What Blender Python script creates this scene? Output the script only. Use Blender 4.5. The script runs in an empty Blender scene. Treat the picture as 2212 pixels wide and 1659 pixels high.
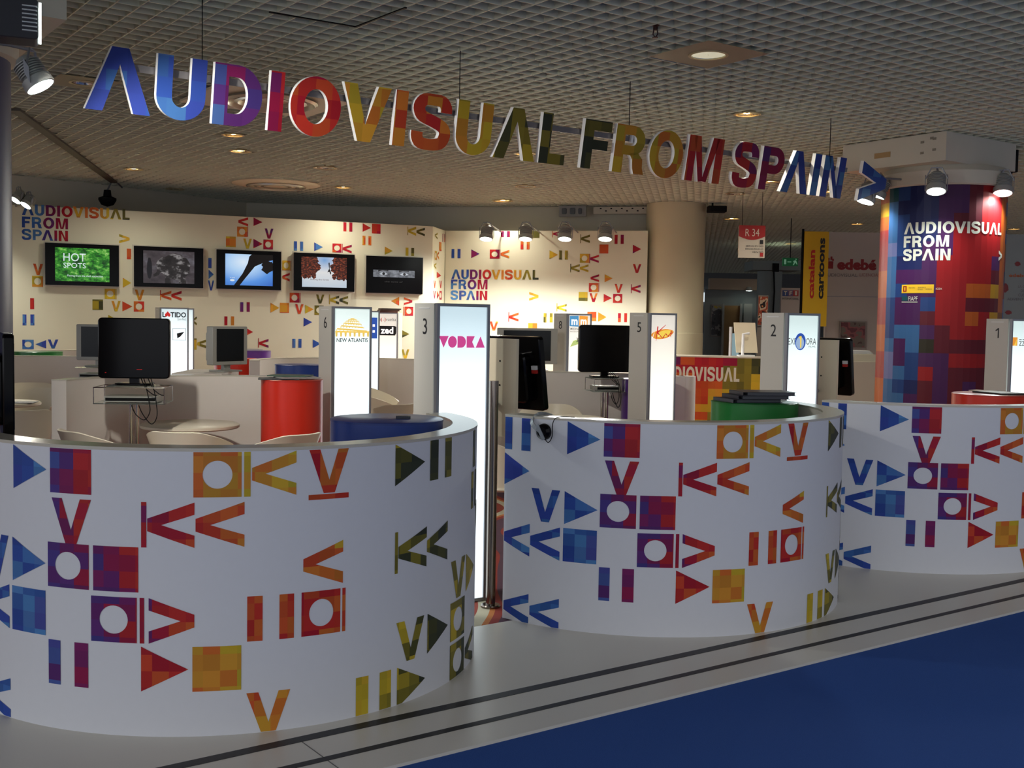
import bpy, math, random
from mathutils import Vector, Matrix
SC = bpy.context.scene
COL = SC.collection
PI = math.pi

# ------------------------------------------------------------------ camera
FPX, W_PX, H_PX, EYE = 2432.0, 2212.0, 1659.0, 1.58
_p = math.atan((829.5 - 692.5) / FPX)
_r = 0.0169
_R0, _U0 = Vector((1, 0, 0)), Vector((0, math.sin(_p), math.cos(_p)))
CF = Vector((0, math.cos(_p), -math.sin(_p)))
CR = math.cos(_r) * _R0 + math.sin(_r) * _U0
CU = -math.sin(_r) * _R0 + math.cos(_r) * _U0
EYEP = Vector((0, 0, EYE))
cam = bpy.data.cameras.new('camera')
cam.sensor_fit = 'HORIZONTAL'
cam.sensor_width = 36.0
cam.lens = 36.0 * FPX / W_PX
cam.clip_end = 200
camo = bpy.data.objects.new('camera', cam)
camo.matrix_world = Matrix(((CR.x, CU.x, -CF.x, 0), (CR.y, CU.y, -CF.y, 0), (CR.z, CU.z, -CF.z, EYE), (0, 0, 0, 1)))
COL.objects.link(camo)
SC.camera = camo

# ------------------------------------------------------------------ view, world, daylight
SC.view_settings.view_transform = 'Standard'
SC.view_settings.look = 'None'
SC.view_settings.gamma = 1.0
SC.view_settings.use_curve_mapping = False
SC.view_settings.exposure = 0.0
SC.cycles.max_bounces = 7
SC.cycles.diffuse_bounces = 3
SC.cycles.glossy_bounces = 3
SC.cycles.transmission_bounces = 5
SC.cycles.caustics_reflective = False
SC.cycles.caustics_refractive = False
SC.cycles.use_adaptive_sampling = True
SC.cycles.adaptive_threshold = 0.03
wd = bpy.data.worlds.new('hall_daylight')
SC.world = wd
wd.use_nodes = True
_bg = wd.node_tree.nodes['Background']
_bg.inputs[0].default_value = (0.88, 0.92, 1.0, 1)
# daylight is strongest from the glazed side, behind the viewer's left shoulder
_nt = wd.node_tree
_tc = _nt.nodes.new('ShaderNodeTexCoord')
_dp = _nt.nodes.new('ShaderNodeVectorMath')
_dp.operation = 'DOT_PRODUCT'
_dp.inputs[1].default_value = Vector((-.80, -.60, .05)).normalized()
_mr = _nt.nodes.new('ShaderNodeMapRange')
_mr.inputs['From Min'].default_value = -0.1
_mr.inputs['From Max'].default_value = 1.0
_mr.inputs['To Min'].default_value = 0.30
_mr.inputs['To Max'].default_value = 1.72
_nt.links.new(_tc.outputs['Generated'], _dp.inputs[0])
_nt.links.new(_dp.outputs['Value'], _mr.inputs['Value'])
_nt.links.new(_mr.outputs[0], _bg.inputs[1])


def lin(c):
    c = c / 255.0
    return c / 12.92 if c <= 0.04045 else ((c + 0.055) / 1.055) ** 2.4


def rgb(r, g, b):
    return (lin(r), lin(g), lin(b), 1.0)


def area_light(name, loc, target, sx, sy, power, color, parent=None):
    l = bpy.data.lights.new(name, 'AREA')
    l.shape = 'RECTANGLE'
    l.size, l.size_y, l.energy, l.color = sx, sy, power, color
    o = bpy.data.objects.new(name, l)
    COL.objects.link(o)
    o.location = loc
    o.rotation_euler = (Vector(target) - Vector(loc)).to_track_quat('-Z', 'Y').to_euler()
    if parent:
        o.parent = parent
    return o


def spot_light(name, loc, target, power, color, angle=70, radius=0.05, blend=0.6):
    l = bpy.data.lights.new(name, 'SPOT')
    l.energy, l.color, l.spot_size, l.spot_blend, l.shadow_soft_size = power, color, math.radians(angle), blend, radius
    o = bpy.data.objects.new(name, l)
    COL.objects.link(o)
    o.location = loc
    o.rotation_euler = (Vector(target) - Vector(loc)).to_track_quat('-Z', 'Y').to_euler()
    return o


# ------------------------------------------------------------------ places
TH = 0.948                                     # the stand runs this far to the right of straight ahead
D1 = Vector((math.sin(TH), math.cos(TH), 0))   # along the stand's front
NN = Vector((math.cos(TH), -math.sin(TH), 0))  # out to the aisle
D2 = -NN
ROT = PI / 2 - TH
CEIL = 3.56
UP = Vector((0, 0, 1))


def ray(u, v):
    return CF + (u - 1106.0) / FPX * CR + (829.5 - v) / FPX * CU


def at(u, v, Y):
    d = ray(u, v)
    return EYEP + d * (Y / d.y)


def onz(u, v, z):
    d = ray(u, v)
    return EYEP + d * ((z - EYE) / d.z)


def onplane(u, v, P0, n):
    d = ray(u, v)
    return EYEP + d * ((Vector(P0) - EYEP).dot(n) / d.dot(n))


def stand(u, n, z=0.0):
    return D1 * u + NN * n + UP * z


# ------------------------------------------------------------------ materials
MATS = {}


def mat(name, col, rough=0.55, metal=0.0, emit=0.0, ecol=None, vary=0.0, scale=8.0, bump=0.0, trans=0.0, spec=0.5):
    if name in MATS:
        return MATS[name]
    m = bpy.data.materials.new(name)
    m.use_nodes = True
    nt = m.node_tree
    b = nt.nodes['Principled BSDF']
    b.inputs['Base Color'].default_value = col
    b.inputs['Roughness'].default_value = rough
    b.inputs['Metallic'].default_value = metal
    b.inputs['Specular IOR Level'].default_value = spec
    if trans:
        b.inputs['Transmission Weight'].default_value = trans
        b.inputs['IOR'].default_value = 1.1
    if emit:
        b.inputs['Emission Color'].default_value = ecol or col
        b.inputs['Emission Strength'].default_value = emit
    if vary or bump:
        tc = nt.nodes.new('ShaderNodeTexCoord')
        nz = nt.nodes.new('ShaderNodeTexNoise')
        nz.inputs['Scale'].default_value = scale
        nz.inputs['Detail'].default_value = 4
        nt.links.new(tc.outputs['Object'], nz.inputs['Vector'])
        if vary:
            mr = nt.nodes.new('ShaderNodeMapRange')
            mr.inputs['To Min'].default_value = 1 - vary
            mr.inputs['To Max'].default_value = 1 + vary
            nt.links.new(nz.outputs['Fac'], mr.inputs['Value'])
            hv = nt.nodes.new('ShaderNodeHueSaturation')
            hv.inputs['Color'].default_value = col
            nt.links.new(mr.outputs[0], hv.inputs['Value'])
            nt.links.new(hv.outputs[0], b.inputs['Base Color'])
        if bump:
            bp = nt.nodes.new('ShaderNodeBump')
            bp.inputs['Strength'].default_value = bump
            bp.inputs['Distance'].default_value = 0.01
            nt.links.new(nz.outputs['Fac'], bp.inputs['Height'])
            nt.links.new(bp.outputs[0], b.inputs['Normal'])
    MATS[name] = m
    return m


def ramp_node(nt, stops, interp='LINEAR'):
    rp = nt.nodes.new('ShaderNodeValToRGB')
    rp.color_ramp.interpolation = interp
    el = rp.color_ramp.elements
    while len(el) < len(stops):
        el.new(0.5)
    for e, (p, c) in zip(el, stops):
        e.position = p
        e.color = c
    return rp


MOSAIC = [(0.0, rgb(52, 70, 160)), (0.07, rgb(44, 78, 158)), (0.14, rgb(78, 132, 190)), (0.22, rgb(66, 60, 140)), (0.30, rgb(98, 34, 104)),
          (0.38, rgb(140, 22, 70)), (0.45, rgb(172, 26, 46)), (0.53, rgb(192, 52, 40)), (0.62, rgb(206, 104, 44)), (0.71, rgb(206, 148, 50)),
          (0.79, rgb(208, 180, 48)), (0.87, rgb(140, 128, 46)), (0.94, rgb(84, 84, 42)), (1.0, rgb(52, 58, 46))]


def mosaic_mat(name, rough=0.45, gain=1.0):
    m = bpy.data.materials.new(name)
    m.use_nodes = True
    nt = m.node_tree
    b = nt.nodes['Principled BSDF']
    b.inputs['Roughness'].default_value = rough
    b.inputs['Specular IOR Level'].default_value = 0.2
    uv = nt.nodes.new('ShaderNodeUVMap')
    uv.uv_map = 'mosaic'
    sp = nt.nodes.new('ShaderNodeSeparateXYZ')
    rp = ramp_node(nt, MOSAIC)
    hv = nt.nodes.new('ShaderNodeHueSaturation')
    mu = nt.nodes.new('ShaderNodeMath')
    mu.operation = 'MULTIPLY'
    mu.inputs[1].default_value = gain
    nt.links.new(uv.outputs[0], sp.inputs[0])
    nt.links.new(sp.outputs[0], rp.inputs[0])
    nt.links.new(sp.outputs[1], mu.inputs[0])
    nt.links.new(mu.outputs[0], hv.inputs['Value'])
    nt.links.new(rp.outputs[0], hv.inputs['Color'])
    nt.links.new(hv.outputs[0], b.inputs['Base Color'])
    MATS[name] = m
    return m


M_MOS = mosaic_mat('printed_mosaic', 0.5)
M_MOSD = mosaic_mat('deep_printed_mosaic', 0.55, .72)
M_WHITE = mat('white_laminate', rgb(226, 226, 230), 0.42, vary=0.015, scale=30)
M_INNER = mat('white_painted_board', rgb(226, 218, 208), 0.5, vary=0.02, scale=10)
M_WALL = mat('white_partition_paint', rgb(224, 221, 198), 0.6, vary=0.015, scale=6)
M_CAP = mat('pale_edge_strip', rgb(205, 198, 182), 0.22)
M_SIDE = mat('white_letter_edge', rgb(235, 235, 235), 0.5)
M_GREYM = mat('silver_aluminium', rgb(150, 152, 158), 0.35, 0.6)
M_CHROME = mat('polished_chrome', rgb(205, 200, 195), 0.12, 1.0)
M_STEEL = mat('dark_polished_steel', rgb(128, 118, 110), 0.16, 1.0)
M_BLACK = mat('glossy_black_plastic', rgb(9, 8, 9), 0.16, spec=0.16)
M_BLACKM = mat('matt_black_plastic', rgb(13, 13, 13), 0.5, spec=.15)
M_SILV = mat('silver_plastic', rgb(158, 157, 148), 0.4, 0.15)
M_SCREEN = mat('dark_screen_glass', rgb(16, 17, 16), 0.15, spec=0.2)
M_CHAIR = mat('white_moulded_plastic', rgb(232, 222, 200), 0.35)
M_CREAM = mat('cream_board', rgb(225, 212, 186), 0.5)
M_GLASS = mat('clear_glass_shelf', rgb(220, 235, 228), 0.03, trans=0.92)
M_DARKTXT = mat('black_print', rgb(28, 28, 32), 0.5)
M_TEAL = mat('pale_teal_paint', rgb(150, 165, 165), 0.6, vary=0.03)

# ------------------------------------------------------------------ mesh builder


class MB:
    def __init__(self):
        self.v, self.f, self.m, self.uv = [], [], [], []

    def add(self, verts, faces, m=0, hue=None):
        o = len(self.v)
        self.v += [tuple(p) for p in verts]
        for f in faces:
            self.f.append(tuple(o + i for i in f))
            self.m.append(m)
            self.uv.append(hue or (0, 1))
        return self

    def box(self, c, s, rot=0.0, m=0):
        c = Vector(c)
        cs, sn = math.cos(rot), math.sin(rot)
        vs = []
        for x, y, z in ((-1, -1, -1), (1, -1, -1), (1, 1, -1), (-1, 1, -1), (-1, -1, 1), (1, -1, 1), (1, 1, 1), (-1, 1, 1)):
            a, b = x * s[0] / 2, y * s[1] / 2
            vs.append((c.x + a * cs - b * sn, c.y + a * sn + b * cs, c.z + z * s[2] / 2))
        return self.add(vs, [(3, 2, 1, 0), (4, 5, 6, 7), (0, 1, 5, 4), (1, 2, 6, 5), (2, 3, 7, 6), (3, 0, 4, 7)], m)

    def obox(self, c, ax, ay, az, m=0):
        """box from half-axis vectors"""
        c, ax, ay, az = Vector(c), Vector(ax), Vector(ay), Vector(az)
        vs = [c + x * ax + y * ay + z * az for x, y, z in ((-1, -1, -1), (1, -1, -1), (1, 1, -1), (-1, 1, -1), (-1, -1, 1), (1, -1, 1), (1, 1, 1), (-1, 1, 1))]
        return self.add(vs, [(3, 2, 1, 0), (4, 5, 6, 7), (0, 1, 5, 4), (1, 2, 6, 5), (2, 3, 7, 6), (3, 0, 4, 7)], m)

    def rbox(self, c, ax, ay, az, r, m=0, n=5):
        """slab with rounded corners in the ax/ay plane and bevelled faces"""
        c, ax, ay, az = Vector(c), Vector(ax), Vector(ay), Vector(az)
        la, lb = ax.length, ay.length
        ua, ub = ax / la, ay / lb
        r = min(r, la * .98, lb * .98)

        def ring(off, ins):
            pts = []
            for cx, cy, a0 in ((la - r, lb - r, 0), (-la + r, lb - r, 90), (-la + r, -lb + r, 180), (la - r, -lb + r, 270)):
                for k in range(n + 1):
                    a = math.radians(a0 + 90 * k / n)
                    rr = max(r - ins, 0.0005)
                    pts.append(c + ua * (cx + rr * math.cos(a)) + ub * (cy + rr * math.sin(a)) + off)
            return pts
        bv = min(r * .25, az.length * .5)
        u = az.normalized()
        rings = [ring(-az, bv), ring(-az + u * bv, 0), ring(az - u * bv, 0), ring(az, bv)]
        N = len(rings[0])
        vs = [p for q in rings for p in q]
        fs = []
        for k in range(3):
            for i in range(N):
                j = (i + 1) % N
                fs.append((k * N + i, k * N + j, (k + 1) * N + j, (k + 1) * N + i))
        fs.append(tuple(reversed(range(N))))
        fs.append(tuple(range(3 * N, 4 * N)))
        return self.add(vs, fs, m)

    def cyl(self, p0, p1, r0, r1=None, n=20, m=0, caps=True):
        p0, p1 = Vector(p0), Vector(p1)
        r1 = r0 if r1 is None else r1
        d = (p1 - p0).normalized()
        a = d.orthogonal().normalized()
        b = d.cross(a)
        vs, fs = [], []
        for k in range(n):
            t = 2 * PI * k / n
            e = a * math.cos(t) + b * math.sin(t)
            vs += [p0 + e * r0, p1 + e * r1]
        for k in range(n):
            j = (k + 1) % n
            fs.append((2 * k, 2 * j, 2 * j + 1, 2 * k + 1))
        if caps:
            fs.append(tuple(reversed(range(0, 2 * n, 2))))
            fs.append(tuple(range(1, 2 * n, 2)))
        return self.add(vs, fs, m)

    def tube(self, pts, r, n=8, m=0):
        pts = [Vector(p) for p in pts]
        vs, fs = [], []
        ref = None
        for i, p in enumerate(pts):
            d = (pts[min(i + 1, len(pts) - 1)] - pts[max(i - 1, 0)]).normalized()
            a = (ref - d * ref.dot(d)) if ref is not None else d.orthogonal()
            a = a.normalized() if a.length > 1e-6 else d.orthogonal().normalized()
            ref = a
            b = d.cross(a)
            for k in range(n):
                t = 2 * PI * k / n
                vs.append(p + (a * math.cos(t) + b * math.sin(t)) * r)
        for i in range(len(pts) - 1):
            for k in range(n):
                j = (k + 1) % n
                fs.append((i * n + k, i * n + j, (i + 1) * n + j, (i + 1) * n + k))
        fs.append(tuple(reversed(range(n))))
        fs.append(tuple(range((len(pts) - 1) * n, len(pts) * n)))
        return self.add(vs, fs, m)

    def lathe(self, prof, c=(0, 0, 0), n=32, m=0, a0=0.0, a1=2 * PI, axis=None):
        c = Vector(c)
        full = abs(a1 - a0 - 2 * PI) < 1e-6
        N = n if full else n + 1
        if axis is None:
            X, Y, Z = Vector((1, 0, 0)), Vector((0, 1, 0)), UP
        else:
            Z = Vector(axis).normalized()
            X = Z.orthogonal().normalized()
            Y = Z.cross(X)
        vs, fs = [], []
        for k in range(N):
            t = a0 + (a1 - a0) * k / n
            for r, z in prof:
                vs.append(c + (X * math.cos(t) + Y * math.sin(t)) * r + Z * z)
        P = len(prof)
        for k in range(n):
            j = (k + 1) % N
            for i in range(P - 1):
                fs.append((k * P + i, j * P + i, j * P + i + 1, k * P + i + 1))
        return self.add(vs, fs, m)

    def flat(self, pts2, O, X, Y, m=0, hue=None):
        O, X, Y = Vector(O), Vector(X), Vector(Y)
        return self.add([O + X * p[0] + Y * p[1] for p in pts2], [tuple(range(len(pts2)))], m, hue)

    def text(self, s, O, X, Y, size, m=0, bold=0.0, align='LEFT', width=None):
        """flat lettering: baseline origin O, reading along X, up along Y"""
        vs, fs, w = text_polys(s, bold)
        O, X, Y = Vector(O), Vector(X), Vector(Y)
        sx = size if width is None else width / max(w, 1e-6)
        off = {'LEFT': 0, 'CENTER': -w * sx / 2, 'RIGHT': -w * sx}[align]
        return self.add([O + X * (p[0] * sx + off) + Y * (p[1] * size) for p in vs], fs, m)

    def build(self, name, mats, parent=None, smooth=False, loc=None, rotz=None):
        me = bpy.data.meshes.new(name)
        me.from_pydata(self.v, [], self.f)
        for m in (mats if isinstance(mats, (list, tuple)) else [mats]):
            me.materials.append(m)
        me.polygons.foreach_set('material_index', self.m)
        if any(h != (0, 1) for h in self.uv):
            lay = me.uv_layers.new(name='mosaic')
            for p, h in zip(me.polygons, self.uv):
                for li in p.loop_indices:
                    lay.data[li].uv = h
        if smooth:
            me.polygons.foreach_set('use_smooth', [True] * len(me.polygons))
            try:
                me.set_sharp_from_angle(angle=math.radians(35))
            except Exception:
                pass
        me.update()
        o = bpy.data.objects.new(name, me)
        COL.objects.link(o)
        if parent:
            o.parent = parent
        if loc is not None:
            o.location = loc
        if rotz is not None:
            o.rotation_euler = (0, 0, rotz)
        return o


_tcache = {}


def text_polys(s, bold=0.0):
    key = (s, bold)
    if key not in _tcache:
        cu = bpy.data.curves.new('tmp_text', 'FONT')
        cu.body = s
        cu.size = 1.0
        cu.offset = bold
        cu.resolution_u = 3
        o = bpy.data.objects.new('tmp_text', cu)
        COL.objects.link(o)
        dg = bpy.context.evaluated_depsgraph_get()
        me = bpy.data.meshes.new_from_object(o.evaluated_get(dg))
        vs = [(v.co.x, v.co.y) for v in me.vertices]
        fs = [tuple(p.vertices) for p in me.polygons]
        if vs:
            x0 = min(p[0] for p in vs)
            y1 = max(p[1] for p in vs) if not any(c in s for c in 'gjpqy') else 0.7
            k = 1 / 0.7
            vs = [((p[0] - x0) * k, p[1] * k) for p in vs]
        w = max([p[0] for p in vs] or [0])
        bpy.data.objects.remove(o)
        bpy.data.curves.remove(cu)
        bpy.data.meshes.remove(me)
        _tcache[key] = (vs, fs, w)
    return _tcache[key]


def smooth_line(P, n=6):
    P = [Vector(p) for p in P]
    out = []
    for k in range(len(P) - 1):
        p0, p1, p2, p3 = P[max(k - 1, 0)], P[k], P[k + 1], P[min(k + 2, len(P) - 1)]
        for q in range(n):
            u = q / n
            out.append(.5 * (2 * p1 + (p2 - p0) * u + (2 * p0 - 5 * p1 + 4 * p2 - p3) * u * u + (3 * p1 - p0 - 3 * p2 + p3) * u ** 3))
    out.append(P[-1])
    return out


def thing(name, label, cat, loc=(0, 0, 0), rotz=0.0, group=None):
    o = bpy.data.objects.new(name, None)
    o.empty_display_size = 0.1
    COL.objects.link(o)
    o.location = loc
    o.rotation_euler = (0, 0, rotz)
    return tag(o, label, cat, group)


def tag(o, label, cat, group=None):
    o['label'] = label
    o['category'] = cat
    if group:
        o['group'] = group
    return o


def struct(name, mb, mats, smooth=False):
    o = mb.build(name, mats, smooth=smooth)
    o['kind'] = 'structure'
    return o


def kids(o):
    return [c for c in COL.objects if c.parent == o]


def dup(root, loc, rotz, label, group=None):
    r = root.copy()
    COL.objects.link(r)
    r.location = loc
    r.rotation_euler = (0, 0, rotz)
    r['label'] = label
    if group:
        r['group'] = group

    def rec(a, b):
        for ch in kids(a):
            c = ch.copy()
            COL.objects.link(c)
            c.parent = b
            rec(ch, c)
    rec(root, r)
    return r


# ------------------------------------------------------------------ printed symbols
def clip(poly, axis, val, keep_less):
    out = []
    for i in range(len(poly)):
        a, b = poly[i], poly[(i + 1) % len(poly)]
        ia = (a[axis] <= val) == keep_less or a[axis] == val
        ib = (b[axis] <= val) == keep_less or b[axis] == val
        if ia:
            out.append(a)
        if ia != ib:
            t = (val - a[axis]) / (b[axis] - a[axis])
            out.append((a[0] + t * (b[0] - a[0]), a[1] + t * (b[1] - a[1])))
    return out


def in_cells(poly, cell):
    xs = [p[0] for p in poly]
    ys = [p[1] for p in poly]
    for i in range(math.floor(min(xs) / cell), math.floor(max(xs) / cell - 1e-9) + 1):
        c1 = clip(clip(poly, 0, i * cell, False), 0, (i + 1) * cell, True)
        if len(c1) < 3:
            continue
        for j in range(math.floor(min(ys) / cell), math.floor(max(ys) / cell - 1e-9) + 1):
            c2 = clip(clip(c1, 1, j * cell, False), 1, (j + 1) * cell, True)
            if len(c2) >= 3:
                yield i, j, c2


def rnd(i, j, s):
    return random.Random(i * 7919 + j * 104729 + s * 1299709).random()


_V = [[(0, 1), (.36, 0), (.5, 0), (.5, .30), (.27, 1)], [(1, 1), (.73, 1), (.5, .30), (.5, 0), (.64, 0)]]


def icon(kind):
    if kind == 'tri':
        return [[(0, 0), (1, .5), (0, 1)]]
    if kind == 'triL':
        return [[(1, 0), (1, 1), (0, .5)]]
    if kind == 'V':
        return _V
    if kind == '<':
        return [[(y, x) for x, y in p] for p in _V]
    if kind == '>':
        return [[(1 - y, x) for x, y in p] for p in _V]
    if kind == 'ring':
        out = []
        N = 32

        def sqp(a):
            c, s = math.cos(a), math.sin(a)
            k = 0.5 / max(abs(c), abs(s))
            return (.5 + c * k, .5 + s * k)
        for k in range(N):
            a, b = 2 * PI * k / N, 2 * PI * (k + 1) / N
            out.append([(.5 + .31 * math.cos(a), .5 + .31 * math.sin(a)), sqp(a), sqp(b), (.5 + .31 * math.cos(b), .5 + .31 * math.sin(b))])
        return out
    return [[(0, 0), (1, 0), (1, 1), (0, 1)]]


def put_icon(mb, kind, s0, z0, s1, z1, hue, fn, cell, amp, seed, m, zmin=None, slope=0.0):
    """symbol in surface coordinates (s, z), cut into mosaic cells; fn maps (s, z) to 3D"""
    for poly in icon(kind):
        p = [(s0 + x * (s1 - s0), z0 + y * (z1 - z0)) for x, y in poly]
        if zmin is not None:
            p = clip(p, 1, zmin, False)
            if len(p) < 3:
                continue
        for i, j, c in in_cells(p, cell):
            a, b = rnd(i, j, seed), rnd(i, j, seed + 5)
            drift = slope * ((i + .5) * cell - (s0 + s1) / 2)
            h = min(max(hue + drift + (a - .5) * amp, 0.004), 0.996)
            mb.add([fn(*q) for q in c], [tuple(range(len(c)))], m, (h, 0.86 + 0.26 * b))


# block capitals as swept strips; each strip is a list of (left, right) points
def arc(cx, cy, rx, ry, a0, a1, n, ix, iy):
    out = []
    for k in range(n + 1):
        a = math.radians(a0 + (a1 - a0) * k / n)
        out.append(((cx + (rx - ix) * math.cos(a), cy + (ry - iy) * math.sin(a)), (cx + rx * math.cos(a), cy + ry * math.sin(a))))
    return out


ST = 0.25


def rect(x0, y0, x1, y1):
    return [((x0, y0), (x1, y0)), ((x0, y1), (x1, y1))]


def glyph(ch):
    t = ST
    if ch == 'A':
        w = 1.0
        return w, [[((0, 0), (t * 1.05, 0)), ((.37, 1), (.5, .74)), ((.5, 1), (.5, .74))], [((.5, 1), (.5, .74)), ((.63, 1), (.5, .74)), ((w, 0), (w - t * 1.05, 0))]]
    if ch == 'U':
        w = .80
        s = [((t, 1), (0, 1))] + [(a, b) for a, b in arc(w / 2, .36, w / 2, .37, 180, 360, 16, t, t * .82)] + [((w - t, 1), (w, 1))]
        return w, [s]
    if ch == 'D':
        w = .84
        return w, [rect(0, 0, t, 1), [((t, .2), (t, 0)), ((.4, .2), (.4, 0))] + arc(.40, .5, w - .40, .5, -90, 90, 16, t, .2) + [((.4, .8), (.4, 1)), ((t, .8), (t, 1))]]
    if ch == 'I':
        return t, [rect(0, 0, t, 1)]
    if ch == 'O':
        w = .95
        return w, [arc(w / 2, .5, w / 2, .515, 0, 360, 36, t, .215)]
    if ch == 'V':
        w = .95
        return w, [[((0, 1), (t * 1.05, 1)), ((.345, 0), (.475, .30)), ((.475, 0), (.475, .30))], [((.475, 0), (.475, .30)), ((.605, 0), (.475, .30)), ((w, 1), (w - t * 1.05, 1))]]
    if ch == 'L':
        return .64, [rect(0, 0, t, 1), rect(t, 0, .64, .21)]
    if ch == 'F':
        return .70, [rect(0, 0, t, 1), rect(t, .79, .70, 1), rect(t, .40, .64, .60)]
    if ch in 'PR':
        w = .80
        b = [[((t, .8), (t, 1)), ((.46, .8), (.46, 1))] + arc(.46, .69, w - .46, .31, 90, -90, 12, t * .92, .2) + [((.46, .58), (.46, .38)), ((t, .58), (t, .38))]]
        g = [rect(0, 0, t, 1)] + b
        if ch == 'R':
            g.append([((.40, .42), (.62, .46)), ((.50, .30), (.78, .32)), ((.53, .12), (.80, .14)), ((.58, 0), (.86, 0))])
            w = .86
        return w, g
    if ch == 'M':
        w = 1.05
        return w, [rect(0, 0, t * .9, 1), rect(w - t * .9, 0, w, 1), [((t * .55, 1), (t * 1.35, 1)), ((w / 2 - .12, 0), (w / 2 + .02, .02))], [((w - t * 1.35, 1), (w - t * .55, 1)), ((w / 2 - .02, .02), (w / 2 + .12, 0))]]
    if ch == 'N':
        w = .84
        return w, [rect(0, 0, t, 1), rect(w - t, 0, w, 1), [((t * .5, 1), (t * 1.12, 1)), ((w - t * 1.12, 0), (w - t * .5, 0))]]
    if ch == 'S':
        w = .82
        P = [(.70, .70), (.69, .80), (.60, .90), (.41, .915), (.22, .90), (.125, .80), (.125, .70), (.20, .60), (.41, .53), (.62, .45), (.70, .36), (.70, .25), (.62, .13), (.41, .09), (.20, .11), (.12, .21), (.115, .31)]
        # smooth the centre line
        Q = []
        for k in range(len(P) - 1):
            p0, p1, p2, p3 = P[max(k - 1, 0)], P[k], P[k + 1], P[min(k + 2, len(P) - 1)]
            for q in range(3):
                u = q / 3
                Q.append(tuple(.5 * (2 * p1[d] + (p2[d] - p0[d]) * u + (2 * p0[d] - 5 * p1[d] + 4 * p2[d] - p3[d]) * u * u + (-p0[d] + 3 * p1[d] - 3 * p2[d] + p3[d]) * u ** 3) for d in (0, 1)))
        Q.append(P[-1])
        s = []
        for k in range(len(Q)):
            a, b = Q[max(k - 1, 0)], Q[min(k + 1, len(Q) - 1)]
            dx, dy = b[0] - a[0], b[1] - a[1]
            L = math.hypot(dx, dy)
            tx, ty = dx / L, dy / L
            hw = .105 + .018 * abs(ty)
            s.append(((Q[k][0] - ty * hw, Q[k][1] + tx * hw), (Q[k][0] + ty * hw, Q[k][1] - tx * hw)))
        return w, [s]
    if ch == '>':
        return .72, [[((0, 1), (0, .70)), ((.72, .62), (.44, .5)), ((.72, .5), (.44, .5))], [((.72, .5), (.44, .5)), ((.72, .38), (.44, .5)), ((0, 0), (0, .30))]]
    return .35, []


KERN = {'OV': -.11, 'VI': -.03, 'PA': -.13, 'UA': -.05, 'AU': -.05, 'AI': -.02, 'AL': -.03, 'RO': -.03}


def kern(word, i):
    return KERN.get(word[i:i + 2], 0.0)


def word_width(word, gap=.13):
    return sum(glyph(c)[0] + gap + kern(word, i) for i, c in enumerate(word)) - gap


def glyph_quads(ch):
    w, strips = glyph(ch)
    out = []
    for s in strips:
        for (a, b), (c, d) in zip(s[:-1], s[1:]):
            q = [a, b, d, c]
            # drop doubled corners
            p = [q[i] for i in range(4) if math.dist(q[i], q[i - 1]) > 1e-6]
            if len(p) >= 3:
                ar = sum(p[i][0] * p[(i + 1) % len(p)][1] - p[(i + 1) % len(p)][0] * p[i][1] for i in range(len(p)))
                out.append(p if ar > 0 else p[::-1])
    return w, out, strips


def put_word(mb, word, hues, s0, z0, cap, fn, cell, amp, seed, m, gap=.13):
    x = s0
    for n_, (ch, hu) in enumerate(zip(word, hues)):
        w, quads, _ = glyph_quads(ch)
        for q in quads:
            p = [(x + a * cap, z0 + b * cap) for a, b in q]
            for i, j, c in in_cells(p, cell):
                a, b = rnd(i, j, seed), rnd(i, j, seed + 5)
                h = min(max(hu + (a - .5) * amp, 0.004), 0.996)
                mb.add([fn(*k) for k in c], [tuple(range(len(c)))], m, (h, .86 + .26 * b))
        x += (w + gap + kern(word, n_)) * cap
    return x


H_AV = [.06, .12, .3, .4, .5, .7, .64, .57, .74, .86, .97]
H_FR = [.08, .12, .32, .42]
H_SP = [.1, .15, .22, .35, .44]

# ------------------------------------------------------------------ floor, ceiling, walls
W1n = onz(1606, 1386.6, 0).dot(NN)     # distances across the aisle edge, measured along the aisle normal
W2n = onz(1606, 1428.0, 0).dot(NN)
W3n = onz(1606, 1466.0, 0).dot(NN)
WIn = onz(1065, 1347, 0).dot(NN)


def slab(n0, n1, u0, u1, z0, z1):
    c = D1 * ((u0 + u1) / 2) + NN * ((n0 + n1) / 2) + UP * ((z0 + z1) / 2)
    return (c, D1 * ((u1 - u0) / 2), NN * ((n1 - n0) / 2), UP * ((z1 - z0) / 2))


m_plat = mat('pale_grey_laminate', rgb(222, 216, 202), 0.34, vary=0.03, scale=2.5)
m_strip = mat('black_inlay_strip', rgb(26, 25, 26), 0.5)
m_blue = mat('blue_carpet', rgb(58, 92, 162), 0.95, vary=0.22, scale=260, bump=0.35, spec=0.1)
mb = MB()
mb.obox(*slab(WIn, W3n, -16, 22, -0.08, 0.0))
struct('floor', mb, m_plat)
mb = MB()
mb.obox(*slab(W3n, W3n + 9, -16, 22, -0.09, -0.012))
struct('floor.001', mb, m_blue)
for k, (wn, th) in enumerate(((W1n, .052), (W2n, .036))):
    mb = MB()
    mb.obox(*slab(wn - th / 2, wn + th / 2, -16, 22, -0.002, 0.0015))
    struct('trim_%d' % (k + 1), mb, m_strip)
# joint between two platform boards
mb = MB()
mb.obox(*slab(W1n, W3n, onz(690, 1630, 0).dot(D1) - .002, onz(690, 1630, 0).dot(D1) + .002, -0.002, 0.001))
struct('trim_3', mb, mat('board_joint', rgb(110, 108, 104), 0.7))


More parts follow.
